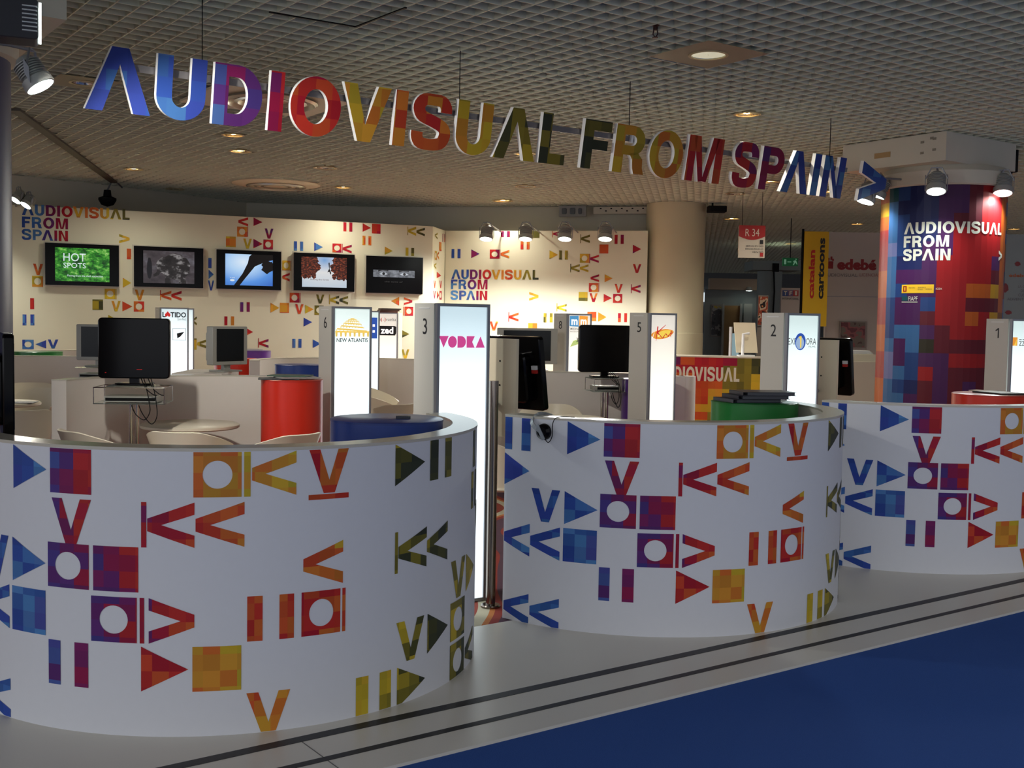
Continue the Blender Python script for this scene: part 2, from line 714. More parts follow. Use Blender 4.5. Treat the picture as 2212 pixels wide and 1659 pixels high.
def swirl_carpet():
    m = bpy.data.materials.new('swirl_carpet')
    m.use_nodes = True
    nt = m.node_tree
    b = nt.nodes['Principled BSDF']
    b.inputs['Roughness'].default_value = .95
    tc = nt.nodes.new('ShaderNodeTexCoord')
    wv = nt.nodes.new('ShaderNodeTexWave')
    wv.inputs['Scale'].default_value = 0.45
    wv.inputs['Distortion'].default_value = 7
    wv.inputs['Detail'].default_value = 1
    rp = ramp_node(nt, [(0, rgb(90, 60, 76)), (.14, rgb(150, 54, 44)), (.34, rgb(196, 118, 60)), (.5, rgb(206, 196, 168)), (.82, rgb(158, 66, 50))], 'CONSTANT')
    nt.links.new(tc.outputs['Object'], wv.inputs['Vector'])
    nt.links.new(wv.outputs['Color'], rp.inputs[0])
    nt.links.new(rp.outputs[0], b.inputs['Base Color'])
    return m


mb = MB()
mb.obox(*slab(WIn - 45, WIn, -40, 60, -0.09, -0.003))
struct('floor.002', mb, swirl_carpet())

# open-cell ceiling: two sets of thin upright slats under a pale soffit
m_slat = mat('cream_ceiling_slats', rgb(222, 224, 202), 0.5)
m_soff = mat('grey_soffit', rgb(160, 164, 158), 0.9)
PITCH, SLH, SLT = 0.15, 0.05, 0.008
TU, TN = 28.05, 19.65                              # one field of slats, laid out in the stand's own directions
U0c, U1c, N0c, N1c = -9.0, -9.0 + 2 * TU, -.6 - 2 * TN, -.6
mb = MB()
for k in range(int(round(TN / PITCH))):
    mb.box((TU / 2, (k + .5) * PITCH, SLH / 2), (TU, SLT, SLH))
for k in range(int(round(TU / PITCH))):
    mb.box(((k + .5) * PITCH, TN / 2, SLH / 2), (SLT, TN, SLH))
field = struct('ceiling', mb, m_slat)
for i in range(2):
    for j in range(2):
        o = field if i + j == 0 else field.copy()
        if i + j:
            COL.objects.link(o)
        # local x runs along D1, local y along D2 (that is, -NN)
        o.location = stand(U0c + i * TU, N1c - j * TN, CEIL)
        o.rotation_euler = (0, 0, ROT)
mb = MB()
mb.obox(stand((U0c + U1c) / 2, (N0c + N1c) / 2, CEIL + .16), D1 * ((U1c - U0c) / 2), NN * ((N1c - N0c) / 2), UP * .03)
struct('ceiling.001', mb, m_soff)

# stand partitions
PW = [Vector((-7.55, 15.77, 0)), Vector((-1.333, 18.453, 0)), Vector((-1.176, 19.369, 0))]
PB = [Vector((-1.176, 19.32, 0)), Vector((2.19, 18.61, 0))]
WTOP = 3.09


class WallFrame:
    def __init__(self, a, b):
        self.a, self.d = a, (b - a).normalized()
        self.L = (b - a).length
        self.n = Vector((self.d.y, -self.d.x, 0))

    def px(self, u, v):
        P = onplane(u, v, self.a, self.n)
        return (P - self.a).dot(self.d), P.z

    def fn(self, off=.003):
        return lambda s, z: self.a + self.d * s + UP * z + self.n * off


def wall_mb(wf, th=.08, z1=WTOP):
    mb = MB()
    c = wf.a + wf.d * (wf.L / 2) - wf.n * (th / 2) + UP * (z1 / 2)
    mb.obox(c, wf.d * (wf.L / 2), wf.n * (th / 2), UP * (z1 / 2))
    return mb


def wall_icons(mb, wf, ox, oy, sc, items, cell, seed):
    fn = wf.fn()
    for it in items:
        kind, x0, y0, x1, y1, hue = it
        s0, za = wf.px(ox + x0 * sc, oy + (y0 + y1) / 2 * sc)
        s1, zb = wf.px(ox + x1 * sc, oy + (y0 + y1) / 2 * sc)
        sm, zt = wf.px(ox + (x0 + x1) / 2 * sc, oy + y0 * sc)
        sm, zl = wf.px(ox + (x0 + x1) / 2 * sc, oy + y1 * sc)
        zt = min(zt, WTOP - .005)
        put_icon(mb, kind, s0, zl, s1, zt, hue, fn, cell, .2, seed, 1)


IC_TV1 = [('V', 258, 540, 335, 628, .6), ('ring', 250, 635, 335, 720, .75), ('I', 235, 808, 266, 893, .55), ('I', 176, 935, 206, 1020, .06), ('I', 237, 935, 268, 1020, .06),
          ('ring', 174, 1132, 263, 1205, .06), ('triL', 276, 1135, 360, 1200, .05), ('V', 372, 1130, 455, 1200, .1), ('>', 928, 310, 1010, 382, .82), ('I', 988, 423, 1022, 506, .6),
          ('tri', 957, 650, 1022, 728, .7), ('ring', 815, 735, 900, 815, .8), ('I', 903, 735, 908, 818, .75), ('V', 1050, 742, 1125, 825, .7), ('I', 1247, 745, 1254, 825, .6),
          ('<', 1254, 750, 1335, 825, .6), ('<', 1335, 750, 1415, 828, .5), ('I', 720, 818, 803, 900, .9), ('V', 868, 830, 940, 912, .75), ('tri', 953, 833, 1032, 912, .6),
          ('ring', 1042, 833, 1123, 914, .58), ('tri', 843, 938, 900, 1000, .75), ('I', 1623, 495, 1648, 575, .05), ('tri', 1625, 585, 1665, 660, .05), ('V', 1620, 670, 1668, 748, .08),
          ('<', 1857, 177, 1933, 248, .5), ('tri', 1975, 180, 2045, 248, .48), ('ring', 1847, 252, 1925, 330, .65), ('I', 1928, 252, 1933, 330, .5), ('I', 1760, 328, 1837, 410, .7), ('V', 1895, 345, 1962, 422, .75),
          ('I', 1872, 840, 1896, 915, .3), ('I', 1922, 840, 1946, 915, .42), ('I', 1748, 950, 1772, 1020, .55), ('I', 1800, 950, 1824, 1020, .7), ('tri', 1915, 1040, 1972, 1103, .5),
          ('<', 1500, 950, 1533, 1020, .99), ('I', 1508, 1122, 1532, 1210, .82), ('<', 1537, 1128, 1615, 1200, .88), ('I', 1620, 1030, 1650, 1110, .8)]
IC_TV2 = [('V', 475, 266, 543, 345, .35), ('tri', 387, 347, 460, 422, .45), ('ring', 465, 352, 540, 428, .45), ('I', 1088, 213, 1112, 288, .45), ('I', 1134, 216, 1158, 290, .45),
          ('tri', 1238, 226, 1303, 293, .5), ('I', 1310, 230, 1378, 305, .5), ('I', 1587, 250, 1592, 318, .85), ('<', 1593, 250, 1655, 322, .85), ('<', 1657, 258, 1723, 325, .95),
          ('I', 1237, 322, 1260, 395, .65), ('I', 1283, 325, 1306, 397, .62), ('tri', 1410, 407, 1473, 472, .75), ('I', 1573, 415, 1595, 478, .85), ('I', 1617, 417, 1639, 480, .95),
          ('I', 703, 365, 727, 437, .08), ('I', 752, 367, 775, 440, .1), ('tri', 861, 375, 928, 443, .05), ('ring', 1003, 383, 1073, 452, .5), ('I', 1077, 385, 1082, 455, .45),
          ('<', 1083, 390, 1153, 458, .45), ('ring', 612, 515, 672, 592, .7), ('I', 675, 517, 681, 595, .65), ('<', 612, 610, 670, 678, .5), ('ring', 670, 767, 745, 843, .5),
          ('I', 748, 767, 754, 845, .5), ('V', 875, 780, 940, 850, .95), ('I', 978, 780, 984, 855, .9), ('<', 985, 787, 1055, 857, .9), ('<', 1058, 790, 1125, 857, .95),
          ('I', 593, 845, 665, 922, .65), ('tri', 520, 845, 590, 922, .66), ('V', 712, 855, 778, 932, .6), ('tri', 790, 860, 857, 930, .78), ('ring', 863, 865, 935, 938, .95),
          ('tri', 778, 960, 845, 1030, .05), ('I', 690, 1125, 715, 1195, .1), ('I', 738, 1125, 762, 1195, .05), ('tri', 850, 1130, 912, 1197, .12), ('I', 425, 1120, 431, 1193, .4),
          ('<', 432, 1125, 505, 1195, .4), ('triL', 1460, 797, 1523, 865, .65), ('>', 1560, 802, 1625, 863, .5), ('ring', 1566, 875, 1632, 945, .5), ('I', 1556, 875, 1562, 945, .55), ('tri', 1540, 1055, 1603, 1120, .9),
          ('V', 1540, 1207, 1602, 1280, .78), ('I', 1548, 1282, 1600, 1288, .8), ('I', 1563, 1375, 1569, 1442, .99), ('<', 1569, 1375, 1635, 1440, .99), ('I', 1545, 1570, 1580, 1622, .99), ('tri', 1545, 1622, 1615, 1700, .6)]
IC_RET = [('<', 70, 295, 90, 348, .9), ('I', 128, 305, 133, 370, .45), ('I', 142, 308, 147, 372, .45), ('I', 102, 372, 120, 440, .6), ('ring', 68, 440, 85, 510, .75), ('<', 86, 440, 102, 508, .7),
          ('<', 62, 530, 80, 582, .85), ('V', 105, 672, 124, 730, .45), ('V', 58, 752, 75, 812, .45), ('tri', 85, 752, 102, 818, .5), ('ring', 104, 752, 122, 820, .48), ('V', 60, 672, 76, 730, .5), ('tri', 84, 605, 118, 655, .5)]
IC_BK = [('I', 585, 283, 608, 332, .42), ('I', 632, 283, 655, 332, .42), ('I', 738, 365, 760, 428, .58), ('I', 786, 365, 808, 428, .58), ('I', 828, 283, 885, 338, .95), ('<', 990, 285, 1050, 330, .5), ('I', 984, 285, 988, 335, .5),
         ('I', 1203, 310, 1208, 380, .99), ('<', 1209, 313, 1278, 378, .99), ('I', 1470, 315, 1494, 386, .4), ('I', 1518, 315, 1542, 386, .4), ('tri', 1612, 392, 1678, 460, .35),
         ('I', 200, 425, 222, 497, .05), ('I', 247, 425, 270, 497, .07), ('tri', 354, 428, 418, 497, .33), ('ring', 498, 430, 573, 500, .45), ('I', 575, 430, 580, 500, .5), ('<', 582, 432, 650, 498, .65),
         ('tri', 963, 435, 1030, 505, .82), ('I', 1037, 437, 1060, 508, .92), ('I', 1083, 437, 1106, 508, .82), ('I', 1352, 390, 1422, 460, .6), ('ring', 1200, 463, 1272, 533, .75), ('I', 1274, 463, 1279, 535, .5),
         ('<', 1280, 470, 1348, 533, .45), ('I', 1125, 540, 1131, 608, .99), ('<', 1131, 543, 1198, 606, .9), ('<', 1200, 545, 1267, 606, .75), ('V', 1612, 542, 1678, 612, .5), ('<', 1283, 622, 1350, 683, .5),
         ('tri', 1393, 622, 1455, 685, .68), ('ring', 1270, 690, 1343, 760, .6), ('I', 1345, 690, 1350, 760, .5), ('V', 1470, 698, 1533, 767, .48), ('I', 1598, 700, 1604, 770, .4), ('<', 1604, 703, 1673, 768, .38),
         ('I', 1190, 760, 1260, 830, .85), ('V', 1275, 770, 1338, 838, .55), ('tri', 1385, 775, 1450, 840, .5), ('ring', 1458, 775, 1530, 845, .47), ('>', 805, 760, 877, 828, .82), ('I', 1018, 848, 1024, 912, .8),
         ('<', 1024, 853, 1097, 913, .85), ('I', 643, 917, 649, 992, .55), ('<', 649, 920, 722, 990, .58), ('I', 917, 925, 940, 997, .85), ('I', 965, 925, 988, 997, .85), ('V', 497, 990, 563, 1060, .65),
         ('I', 797, 1003, 867, 1070, .75), ('I', 1258, 915, 1328, 987, .6), ('tri', 1342, 918, 1407, 992, .72), ('I', 1497, 925, 1519, 995, .55), ('I', 1545, 925, 1567, 995, .55)]
SCZ = 1 / 3.607
wfT = WallFrame(PW[0], PW[1])
wfR = WallFrame(PW[1], PW[2])
wfB = WallFrame(PB[0], PB[1])


def wall_logo(mb, wf, pts, cell, seed):
    for word, hues, (ul, vl), (ur, vr) in pts:
        s0, z0 = wf.px(ul, vl)
        s1, z1 = wf.px(ur, vr)
        tot = word_width(word)
        cap = (s1 - s0) / tot
        put_word(mb, word, hues, s0, (z0 + z1) / 2, cap, wf.fn(), cell, .12, seed, 1)


mb = wall_mb(wfT)
wall_icons(mb, wfT, 0, 420, SCZ, IC_TV1, .11, 3)
wall_icons(mb, wfT, 440, 420, SCZ, IC_TV2, .11, 4)
wall_logo(mb, wfT, [('AUDIOVISUAL', H_AV, (47.5, 465), (280, 474.5)), ('FROM', H_FR, (47.5, 491.5), (147, 495.5)), ('SPAIN', H_SP, (47.5, 517.5), (147, 521.5))], .11, 5)
struct('wall_left', mb, [M_WALL, M_MOS])
mb = wall_mb(wfR)
wall_icons(mb, wfR, 920, 420, SCZ, IC_RET, .11, 6)
# door outline and handle in the return
s0, z0 = wfR.px(938.5, 652)
struct('wall_right', mb, [M_WALL, M_MOS])
mb = wall_mb(wfB)
wall_icons(mb, wfB, 920, 420, SCZ, IC_BK, .11, 7)
wall_logo(mb, wfB, [('AUDIOVISUAL', H_AV, (975, 603), (1163.5, 604)), ('FROM', H_FR, (974, 625), (1053, 625)), ('SPAIN', H_SP, (973.5, 648), (1052.5, 648))], .11, 8)
struct('wall_back', mb, [M_WALL, M_MOS])

# building walls behind the stand
m_rear = mat('beige_building_wall', rgb(222, 214, 194), 0.7, vary=0.04, scale=2)
RP = [Vector(p) for p in ((-12.5, 10.5, 0), (-7.6, 16.05, 0), (-6.25, 17.5, 0), (-4.7, 19.85, 0), (-2.6, 20.2, 0), (2.35, 19.36, 0))]
mb = MB()
for a, b in zip(RP[:-1], RP[1:]):
    wf = WallFrame(a, b)
    mb.obox(a + wf.d * (wf.L / 2) - wf.n * .06 + UP * (CEIL / 2), wf.d * (wf.L / 2 + .02), wf.n * .06, UP * (CEIL / 2))
struct('wall_rear', mb, m_rear)
mb = MB()
mb.box((14, 44, 1.85), (50, .2, 3.7))
struct('wall_far', mb, mat('far_wall', rgb(120, 122, 125), 0.8, vary=.05, scale=.5))

# ------------------------------------------------------------------ curved counters
CB = Vector((.756, 6.791, 0))
CRAD, CTHK, CH = 1.15, .115, 1.088
COUNTER_ICONS = [  # kind, s0, s1, row, hue
    ('I', -1.679, -1.630, 1, 0.05), ('I', -1.567, -1.510, 1, 0.06), ('tri', -1.296, -1.121, 1, 0.1), ('I', -1.103, -0.922, 1, 0.36), ('tri', -1.679, -1.513, 2, 0.05), ('V', -1.096, -0.923, 2, 0.4), ('I', -0.726, -0.706, 2, 0.42),
    ('<', -0.703, -0.530, 2, 0.47), ('<', -0.526, -0.349, 2, 0.56), ('ring', -0.534, -0.360, 1, 0.65), ('I', -0.351, -0.327, 1, 0.76), ('<', -0.322, -0.156, 1, 0.72), ('V', -0.106, 0.057, 1, 0.56), ('ul', -0.108, 0.058, 1, 0.57),
    ('tri', 0.281, 0.458, 1, 0.95), ('I', 0.494, 0.555, 1, 0.98), ('I', 0.611, 0.669, 1, 0.9), ('V', -1.498, -1.330, 3, 0.05), ('tri', -1.305, -1.128, 3, 0.11), ('ring', -1.116, -0.933, 3, 0.29), ('I', -0.915, -0.737, 3, 0.36),
    ('<', -0.127, 0.036, 3, 0.64), ('<', -1.675, -1.505, 4, 0.04), ('<', -1.501, -1.327, 4, 0.05), ('I', -1.309, -1.129, 4, 0.1), ('ring', -0.924, -0.743, 4, 0.33), ('I', -0.732, -0.715, 4, 0.44), ('>', -0.698, -0.530, 4, 0.45),
    ('I', -0.338, -0.281, 4, 0.55), ('I', -0.218, -0.162, 4, 0.56), ('ring', -0.133, 0.026, 4, 0.54), ('I', 0.034, 0.048, 4, 0.6), ('I', -1.115, -1.059, 5, 0.2), ('I', -0.996, -0.937, 5, 0.32), ('tri', -0.727, -0.552, 5, 0.5),
    ('I', -0.537, -0.359, 5, 0.71), ('<', -1.672, -1.505, 6, 0.04), ('<', -1.498, -1.325, 6, 0.04), ('V', -0.340, -0.175, 6, 0.65), ('ul', -0.343, -0.173, 6, 0.7), ('I', 0.098, 0.156, 6, 0.76), ('I', 0.211, 0.270, 6, 0.8),
    ('tri', 0.303, 0.476, 6, 0.9), ('I', 0.284, 0.300, 3, 0.86), ('<', 0.303, 0.476, 3, 0.95), ('<', 0.479, 0.641, 3, 0.96), ('V', 0.680, 0.852, 4, 0.86), ('tri', 0.870, 1.040, 4, 0.85), ('V', 0.296, 0.465, 5, 0.87),
    ('tri', 0.489, 0.654, 5, 0.99), ('ring', 0.680, 0.852, 5, 0.88), ('ring', 0.680, 0.852, 6, 0.92), ('<', 0.870, 1.040, 6, 0.97), ('I', 0.980, 1.040, 1, 1), ('I', 0.950, 1.000, 2, 0.92), ('I', 1.040, 1.090, 2, 0.99),
    ('V', 1.090, 1.260, 3, 0.97),
]
ROWS = {1: (.905, 1.074), 2: (.716, .886), 3: (.546, .716), 4: (.354, .526), 5: (.172, .342), 6: (-.012, .156)}


def arc_xy(s, r=CRAD):
    a = s / CRAD
    return r * math.sin(a), -r * math.cos(a)


def arc_wall(s0, s1, z0, z1, r0, r1, n=56, m=0, mb=None):
    mb = mb or MB()
    vs, fs = [], []
    for k in range(n + 1):
        s = s0 + (s1 - s0) * k / n
        for r, z in ((r1, z0), (r1, z1), (r0, z1), (r0, z0)):
            x, y = arc_xy(s, r)
            vs.append((x, y, z))
    for k in range(n):
        a, b = 4 * k, 4 * k + 4
        for i in range(4):
            j = (i + 1) % 4
            fs.append((a + i, b + i, b + j, a + j))
    fs += [(0, 1, 2, 3), (4 * n + 3, 4 * n + 2, 4 * n + 1, 4 * n)]
    return mb.add(vs, fs, m)


EA, EB = 1.1752, 1.2157          # half axes of the counter's oval plan
ROT_C = PI / 2 - (TH - .0467)
_et = [math.radians(-130 + .25 * k) for k in range(1041)]
_es = [0.0]
for _a, _b in zip(_et[:-1], _et[1:]):
    _es.append(_es[-1] + math.hypot(EA * (math.sin(_b) - math.sin(_a)), EB * (math.cos(_b) - math.cos(_a))))
_es = [v - _es[520] for v in _es]


def oval(s, off=0.0):
    lo, hi = 0, len(_es) - 1
    while hi - lo > 1:
        md = (lo + hi) // 2
        if _es[md] <= s:
            lo = md
        else:
            hi = md
    t = _et[lo] + (_et[hi] - _et[lo]) * (s - _es[lo]) / (_es[hi] - _es[lo])
    nx, ny = EB * math.sin(t), -EA * math.cos(t)
    L = math.hypot(nx, ny)
    return EA * math.sin(t) + off * nx / L, -EB * math.cos(t) + off * ny / L


def oval_wall(s0, s1, z0, z1, o0, o1, n=72):
    mb = MB()
    vs, fs = [], []
    for k in range(n + 1):
        s = s0 + (s1 - s0) * k / n
        for o, z in ((o1, z0), (o1, z1), (o0, z1), (o0, z0)):
            vs.append((*oval(s, o), z))
    for k in range(n):
        a, b = 4 * k, 4 * k + 4
        for i in range(4):
            j = (i + 1) % 4
            fs.append((a + i, b + i, b + j, a + j))
    fs += [(0, 1, 2, 3), (4 * n + 3, 4 * n + 2, 4 * n + 1, 4 * n)]
    return mb.add(vs, fs)


def make_counter(label):
    t = thing('curved_counter', label, 'counter', (0, 0, 0), ROT_C, 'curved counters along the aisle')
    mb = oval_wall(-1.68, 1.84, 0, CH - .012, -.05, 0)

    def fn(s, z):
        return (*oval(s, .0016), z)
    for kind, s0, s1, row, hue in COUNTER_ICONS:
        z0, z1 = ROWS[row]
        if kind == 'ul':
            put_icon(mb, 'I', s0, z0 - .024, s1, z0 - .004, hue, fn, .0623, .1, 11, 1, zmin=.002)
        else:
            put_icon(mb, kind, s0, z0, s1, z1, hue, fn, .0623, .17, 11, 1, zmin=.002, slope=1.15 if .15 < hue < .46 else .45)
    mb.build('front_panel', [M_WHITE, M_MOS], t, smooth=True)
    oval_wall(-1.68, 1.84, 0, CH - .012, -CTHK, -.05).build('inner_panel', M_INNER, t, smooth=True)
    oval_wall(-1.681, 1.841, CH - .012, CH, -CTHK - .002, .002).build('top_edge', M_CAP, t, smooth=True)
    return t


cnt = make_counter('white curved counter with coloured play symbols, nearest one at the left of the photo')
cnt.location = (-1.3493, 5.3415, 0)
cnt.rotation_euler = (0, 0, ROT_C - .0845)
dup(cnt, CB, ROT_C, 'white curved symbol counter with the headphones hanging on its rim')
dup(cnt, (2.8251, 8.3542, 0), ROT_C + .026, 'white curved symbol counter in front of the mosaic pillar, cut by the right edge')

# plain curved back walls of the booths further in
ROT_B = ROT + PI


def plain_wall(center, a0, a1, label, rot=ROT_B):
    t = thing('curved_partition', label, 'partition', center, rot, 'plain curved booth partitions')
    s0, s1 = math.radians(a0) * CRAD, math.radians(a1) * CRAD
    arc_wall(s0, s1, 0, CH - .01, CRAD - .11, CRAD).build('panel', M_INNER, t, smooth=True)
    arc_wall(s0, s1, CH - .01, CH, CRAD - .112, CRAD + .002).build('top_edge', M_CAP, t, smooth=True)
    return t


plain_wall((-2.25, 8.27, 0), -88, 53, 'plain white curved partition behind the black television and round table')
plain_wall((.62, 10.0, 0), -68, 66, 'plain white curved partition behind the totem numbered five')
plain_wall((-5.0, 11.83, 0), -75, 70, 'plain white curved partition below the green drum, far left')
plain_wall((-5.3, 14.2, 0), -75, 70, 'plain white curved partition behind the green drum, close to the television wall')
plain_wall((-1.85, 12.95, 0), -75, 75, 'plain white curved partition behind the farther blue drum')

# ------------------------------------------------------------------ light totems
TW, TD, THT = .34, .24, 1.668


def light_panel(name, top, low, s_top, s_low):
    m = bpy.data.materials.new(name)
    m.use_nodes = True
    nt = m.node_tree
    b = nt.nodes['Principled BSDF']
    b.inputs['Base Color'].default_value = (.7, .7, .7, 1)
    b.inputs['Roughness'].default_value = .4
    tc = nt.nodes.new('ShaderNodeTexCoord')
    sp = nt.nodes.new('ShaderNodeSeparateXYZ')
    mr = nt.nodes.new('ShaderNodeMapRange')
    mr.inputs['From Min'].default_value = .35
    mr.inputs['From Max'].default_value = 1.62
    nt.links.new(tc.outputs['Object'], sp.inputs[0])
    nt.links.new(sp.outputs[2], mr.inputs['Value'])
    rp = ramp_node(nt, [(0, low), (.55, low), (1, top)])
    nt.links.new(mr.outputs[0], rp.inputs[0])
    m2 = nt.nodes.new('ShaderNodeMapRange')
    m2.inputs['From Min'].default_value = .55
    m2.inputs['From Max'].default_value = 1.0
    m2.inputs['To Min'].default_value = s_low
    m2.inputs['To Max'].default_value = s_top
    nt.links.new(mr.outputs[0], m2.inputs['Value'])
    nt.links.new(rp.outputs[0], b.inputs['Emission Color'])
    nt.links.new(m2.outputs[0], b.inputs['Emission Strength'])
    return m


LP_COOL = light_panel('cool_lit_panel', rgb(196, 222, 230), rgb(235, 250, 255), .85, 1.6)
LP_MINT = light_panel('mint_lit_panel', rgb(205, 228, 224), rgb(235, 252, 255), .85, 1.5)
LP_WARM = light_panel('warm_lit_panel', rgb(232, 226, 212), rgb(250, 246, 230), .75, 1.15)


def ink(name, r, g, b, e=.55):
    return mat(name, rgb(r, g, b), .5, emit=e, ecol=rgb(r, g, b))


M_TOT = mat('grey_white_cabinet', rgb(202, 198, 188), .45)
X_, Y_, Z_ = Vector((1, 0, 0)), Vector((0, 1, 0)), Vector((0, 0, 1))


def disc(n=24, rx=.5, ry=.5, cx=.5, cy=.5):
    return [(cx + rx * math.cos(2 * PI * k / n), cy + ry * math.sin(2 * PI * k / n)) for k in range(n)]


def totem(M, ang, number, panel, art, label, dim=1.0):
    """M: ground point of the corner between the lit face and the number face"""
    t = thing('light_totem', label, 'totem', (M.x, M.y, 0), ang, 'light totems at the booths')
    # local: x along the lit face, y into the depth, lit face at y=0, number face at x=0
    mb = MB()
    mb.box((TW / 2, TD / 2 + .012, THT / 2), (TW, TD - .024, THT))
    if number == '1':
        zc = THT - .17
        mb.add([(-.0016, TD * .5 - y, zc + z) for y, z in ((-.004, 0), (.008, 0), (.008, .088), (-.002, .088))], [(0, 1, 2, 3)], 1)
        mb.add([(-.0016, TD * .5 - y, zc + z) for y, z in ((-.002, .088), (-.026, .070), (-.026, .060), (-.004, .070))], [(0, 1, 2, 3)], 1)
    elif number:
        mb.text(number, (-.0016, TD * .50, THT - .17), -Y_, Z_, .088, 1, align='CENTER', width=None)
    mb.box((-.001, TD / 2 + .01, THT - .028), (.003, TD * .5, .004), 0, 2)
    mb.build('cabinet', [M_TOT, M_DARKTXT, M_SIDE], t)
    fr = MB()
    b_ = .017
    fr.box((b_ / 2, 0, THT / 2), (b_, .026, THT))
    fr.box((TW - b_ / 2, 0, THT / 2), (b_, .026, THT))
    fr.box((TW / 2, 0, THT - b_ / 2), (TW - 2 * b_, .026, b_))
    fr.box((TW / 2, 0, b_ / 2), (TW - 2 * b_, .026, b_))
    fr.build('frame', M_GREYM, t)
    pm = MB()
    pm.box((TW / 2, .004, THT / 2), (TW - 2 * b_, .014, THT - 2 * b_))
    mats = [panel]
    if art:
        art(pm, mats)
    pm.build('lit_panel', mats, t)
    return t


AX0, AXW = .022, .296       # printable width on the lit face


class Art:
    """print on the lit face; px/pz are metres from the left edge / from the top"""

    def __init__(self, pm, mats):
        self.pm, self.mats = pm, mats

    def ink(self, m):
        if m not in self.mats:
            self.mats.append(m)
        return self.mats.index(m)

    def poly(self, pts, m, lift=0):
        self.pm.add([(x, -.0042 - lift * .0006, THT - z) for x, z in pts], [tuple(range(len(pts)))], self.ink(m))

    def text(self, s, x, z, size, m, bold=0, align='LEFT', width=None, lift=0):
        self.pm.text(s, (x, -.0042 - lift * .0006, THT - z), X_, Z_, size, self.ink(m), bold, align, width)


I_PINK = ink('pink_ink', 205, 70, 140, .75)
I_BLK = ink('black_ink', 22, 22, 26, .3)
I_GOLD = ink('gold_ink', 214, 184, 92, .8)
I_RED = ink('red_ink', 196, 40, 40, .6)
I_ORG = ink('orange_ink', 228, 150, 50, .75)
I_GRN = ink('leaf_green_ink', 172, 190, 116, .8)
I_BLU = ink('sky_blue_ink', 70, 140, 190, .7)
I_DBL = ink('deep_blue_ink', 40, 80, 170, .7)
I_GRY = ink('grey_ink', 84, 86, 86, .45)
I_WHT = ink('white_ink', 240, 240, 240, 1.0)
I_YEL = ink('yellow_ink', 236, 204, 80, .8)


def art_vodka(pm, mats):
    a = Art(pm, mats)
    x0, w, z0, h = .017, .297, .178, .064
    c = w / 5.05

    def P(pts, k):
        a.poly([(x0 + (k + x) * c, z0 + (1 - y) * h) for x, y in pts], I_PINK)
    P([(0, 1), (.5, 0), (1.04, 1)], 0)
    P(disc(24, .48, .5, 1.45, .5), 0)
    P([(2.0, 0)] + [(2.0 + .42 + .5 * math.cos(t), .5 + .5 * math.sin(t)) for t in [(-90 + 180 * k / 12) * PI / 180 for k in range(13)]] + [(2.0, 1)], 0)
    P([(3.0, 0), (3.3, 0), (3.3, 1), (3.0, 1)], 0)
    P([(3.3, .0), (3.9, 0), (3.62, .5), (3.3, .5)], 0)
    P([(3.3, .5), (3.62, .5), (3.9, 1), (3.3, 1)], 0)
    P([(4.0, 0), (5.03, 0), (4.53, 1)], 0)


def art_atlantis(pm, mats):
    a = Art(pm, mats)
    cx = TW / 2 + .003
    tiers = [(.017, .008), (.04, .012), (.062, .016), (.085, .02), (.11, .022), (.15, .028)]
    z = .09
    for k, (hw, h) in enumerate(tiers):
        hw *= .92
        sl = .0 if k < 3 else .006 * (k - 2)
        a.poly([(cx - hw * .95, z), (cx + hw * .9, z + sl), (cx + hw, z + h * .45 + sl), (cx - hw, z + h * .45)], I_GOLD)
        n = 4 + k
        for q in range(n + 1):
            xx = cx - hw + 2 * hw * q / n
            a.poly([(xx - .003, z + h * .4), (xx + .003, z + h * .4 + sl * q / n), (xx + .003, z + h), (xx - .003, z + h)], I_GOLD)
        z += h
    for q in range(8):
        xx = cx - .138 + .276 * q / 7
        a.poly([(xx - .011, z - .004), (xx + .011, z - .004), (xx + .007, z + .04), (xx - .007, z + .04)], I_GOLD)
    a.poly([(cx - .142, z - .006), (cx + .142, z - .001), (cx + .142, z + .01), (cx - .142, z + .008)], I_GOLD)
    a.text('NEW ATLANTIS', cx, z + .082, .03, I_BLK, .012, 'CENTER', .272)


def art_kus(pm, mats):
    a = Art(pm, mats)
    a.poly([(.165 + .14 * math.cos(t) * (1 - .06 * math.sin(3 * t)), .185 + .042 * math.sin(t) - .015 * math.cos(t)) for t in [2 * PI * k / 30 for k in range(30)]], I_ORG)
    a.poly([(.19 + .10 * math.cos(t), .182 + .030 * math.sin(t) - .014 * math.cos(t)) for t in [2 * PI * k / 30 for k in range(30)]], I_YEL, 1)

    def stroke(p, q, w, m=I_RED, l=2):
        dx, dz = q[0] - p[0], q[1] - p[1]
        L = math.hypot(dx, dz)
        nx, nz = -dz / L * w / 2, dx / L * w / 2
        a.poly([(p[0] + nx, p[1] + nz), (q[0] + nx * .3, q[1] + nz * .3), (q[0] - nx * .3, q[1] - nz * .3), (p[0] - nx, p[1] - nz)], m, l)
    stroke((.105, .118), (.085, .245), 0.0159)
    stroke((.09, .178), (.205, .103), 0.0130)
    stroke((.092, .165), (.168, .222), 0.0145)
    stroke((.168, .222), (.205, .180), 0.0116)
    stroke((.205, .180), (.235, .205), 0.0116)
    stroke((.235, .205), (.275, .168), 0.0116)
    stroke((.275, .155), (.27, .212), 0.0159)
    stroke((.255, .185), (.31, .165), 0.0101)
    stroke((.04, .22), (.062, .17), .008, I_WHT)
    stroke((.115, .205), (.135, .185), .007, I_WHT)


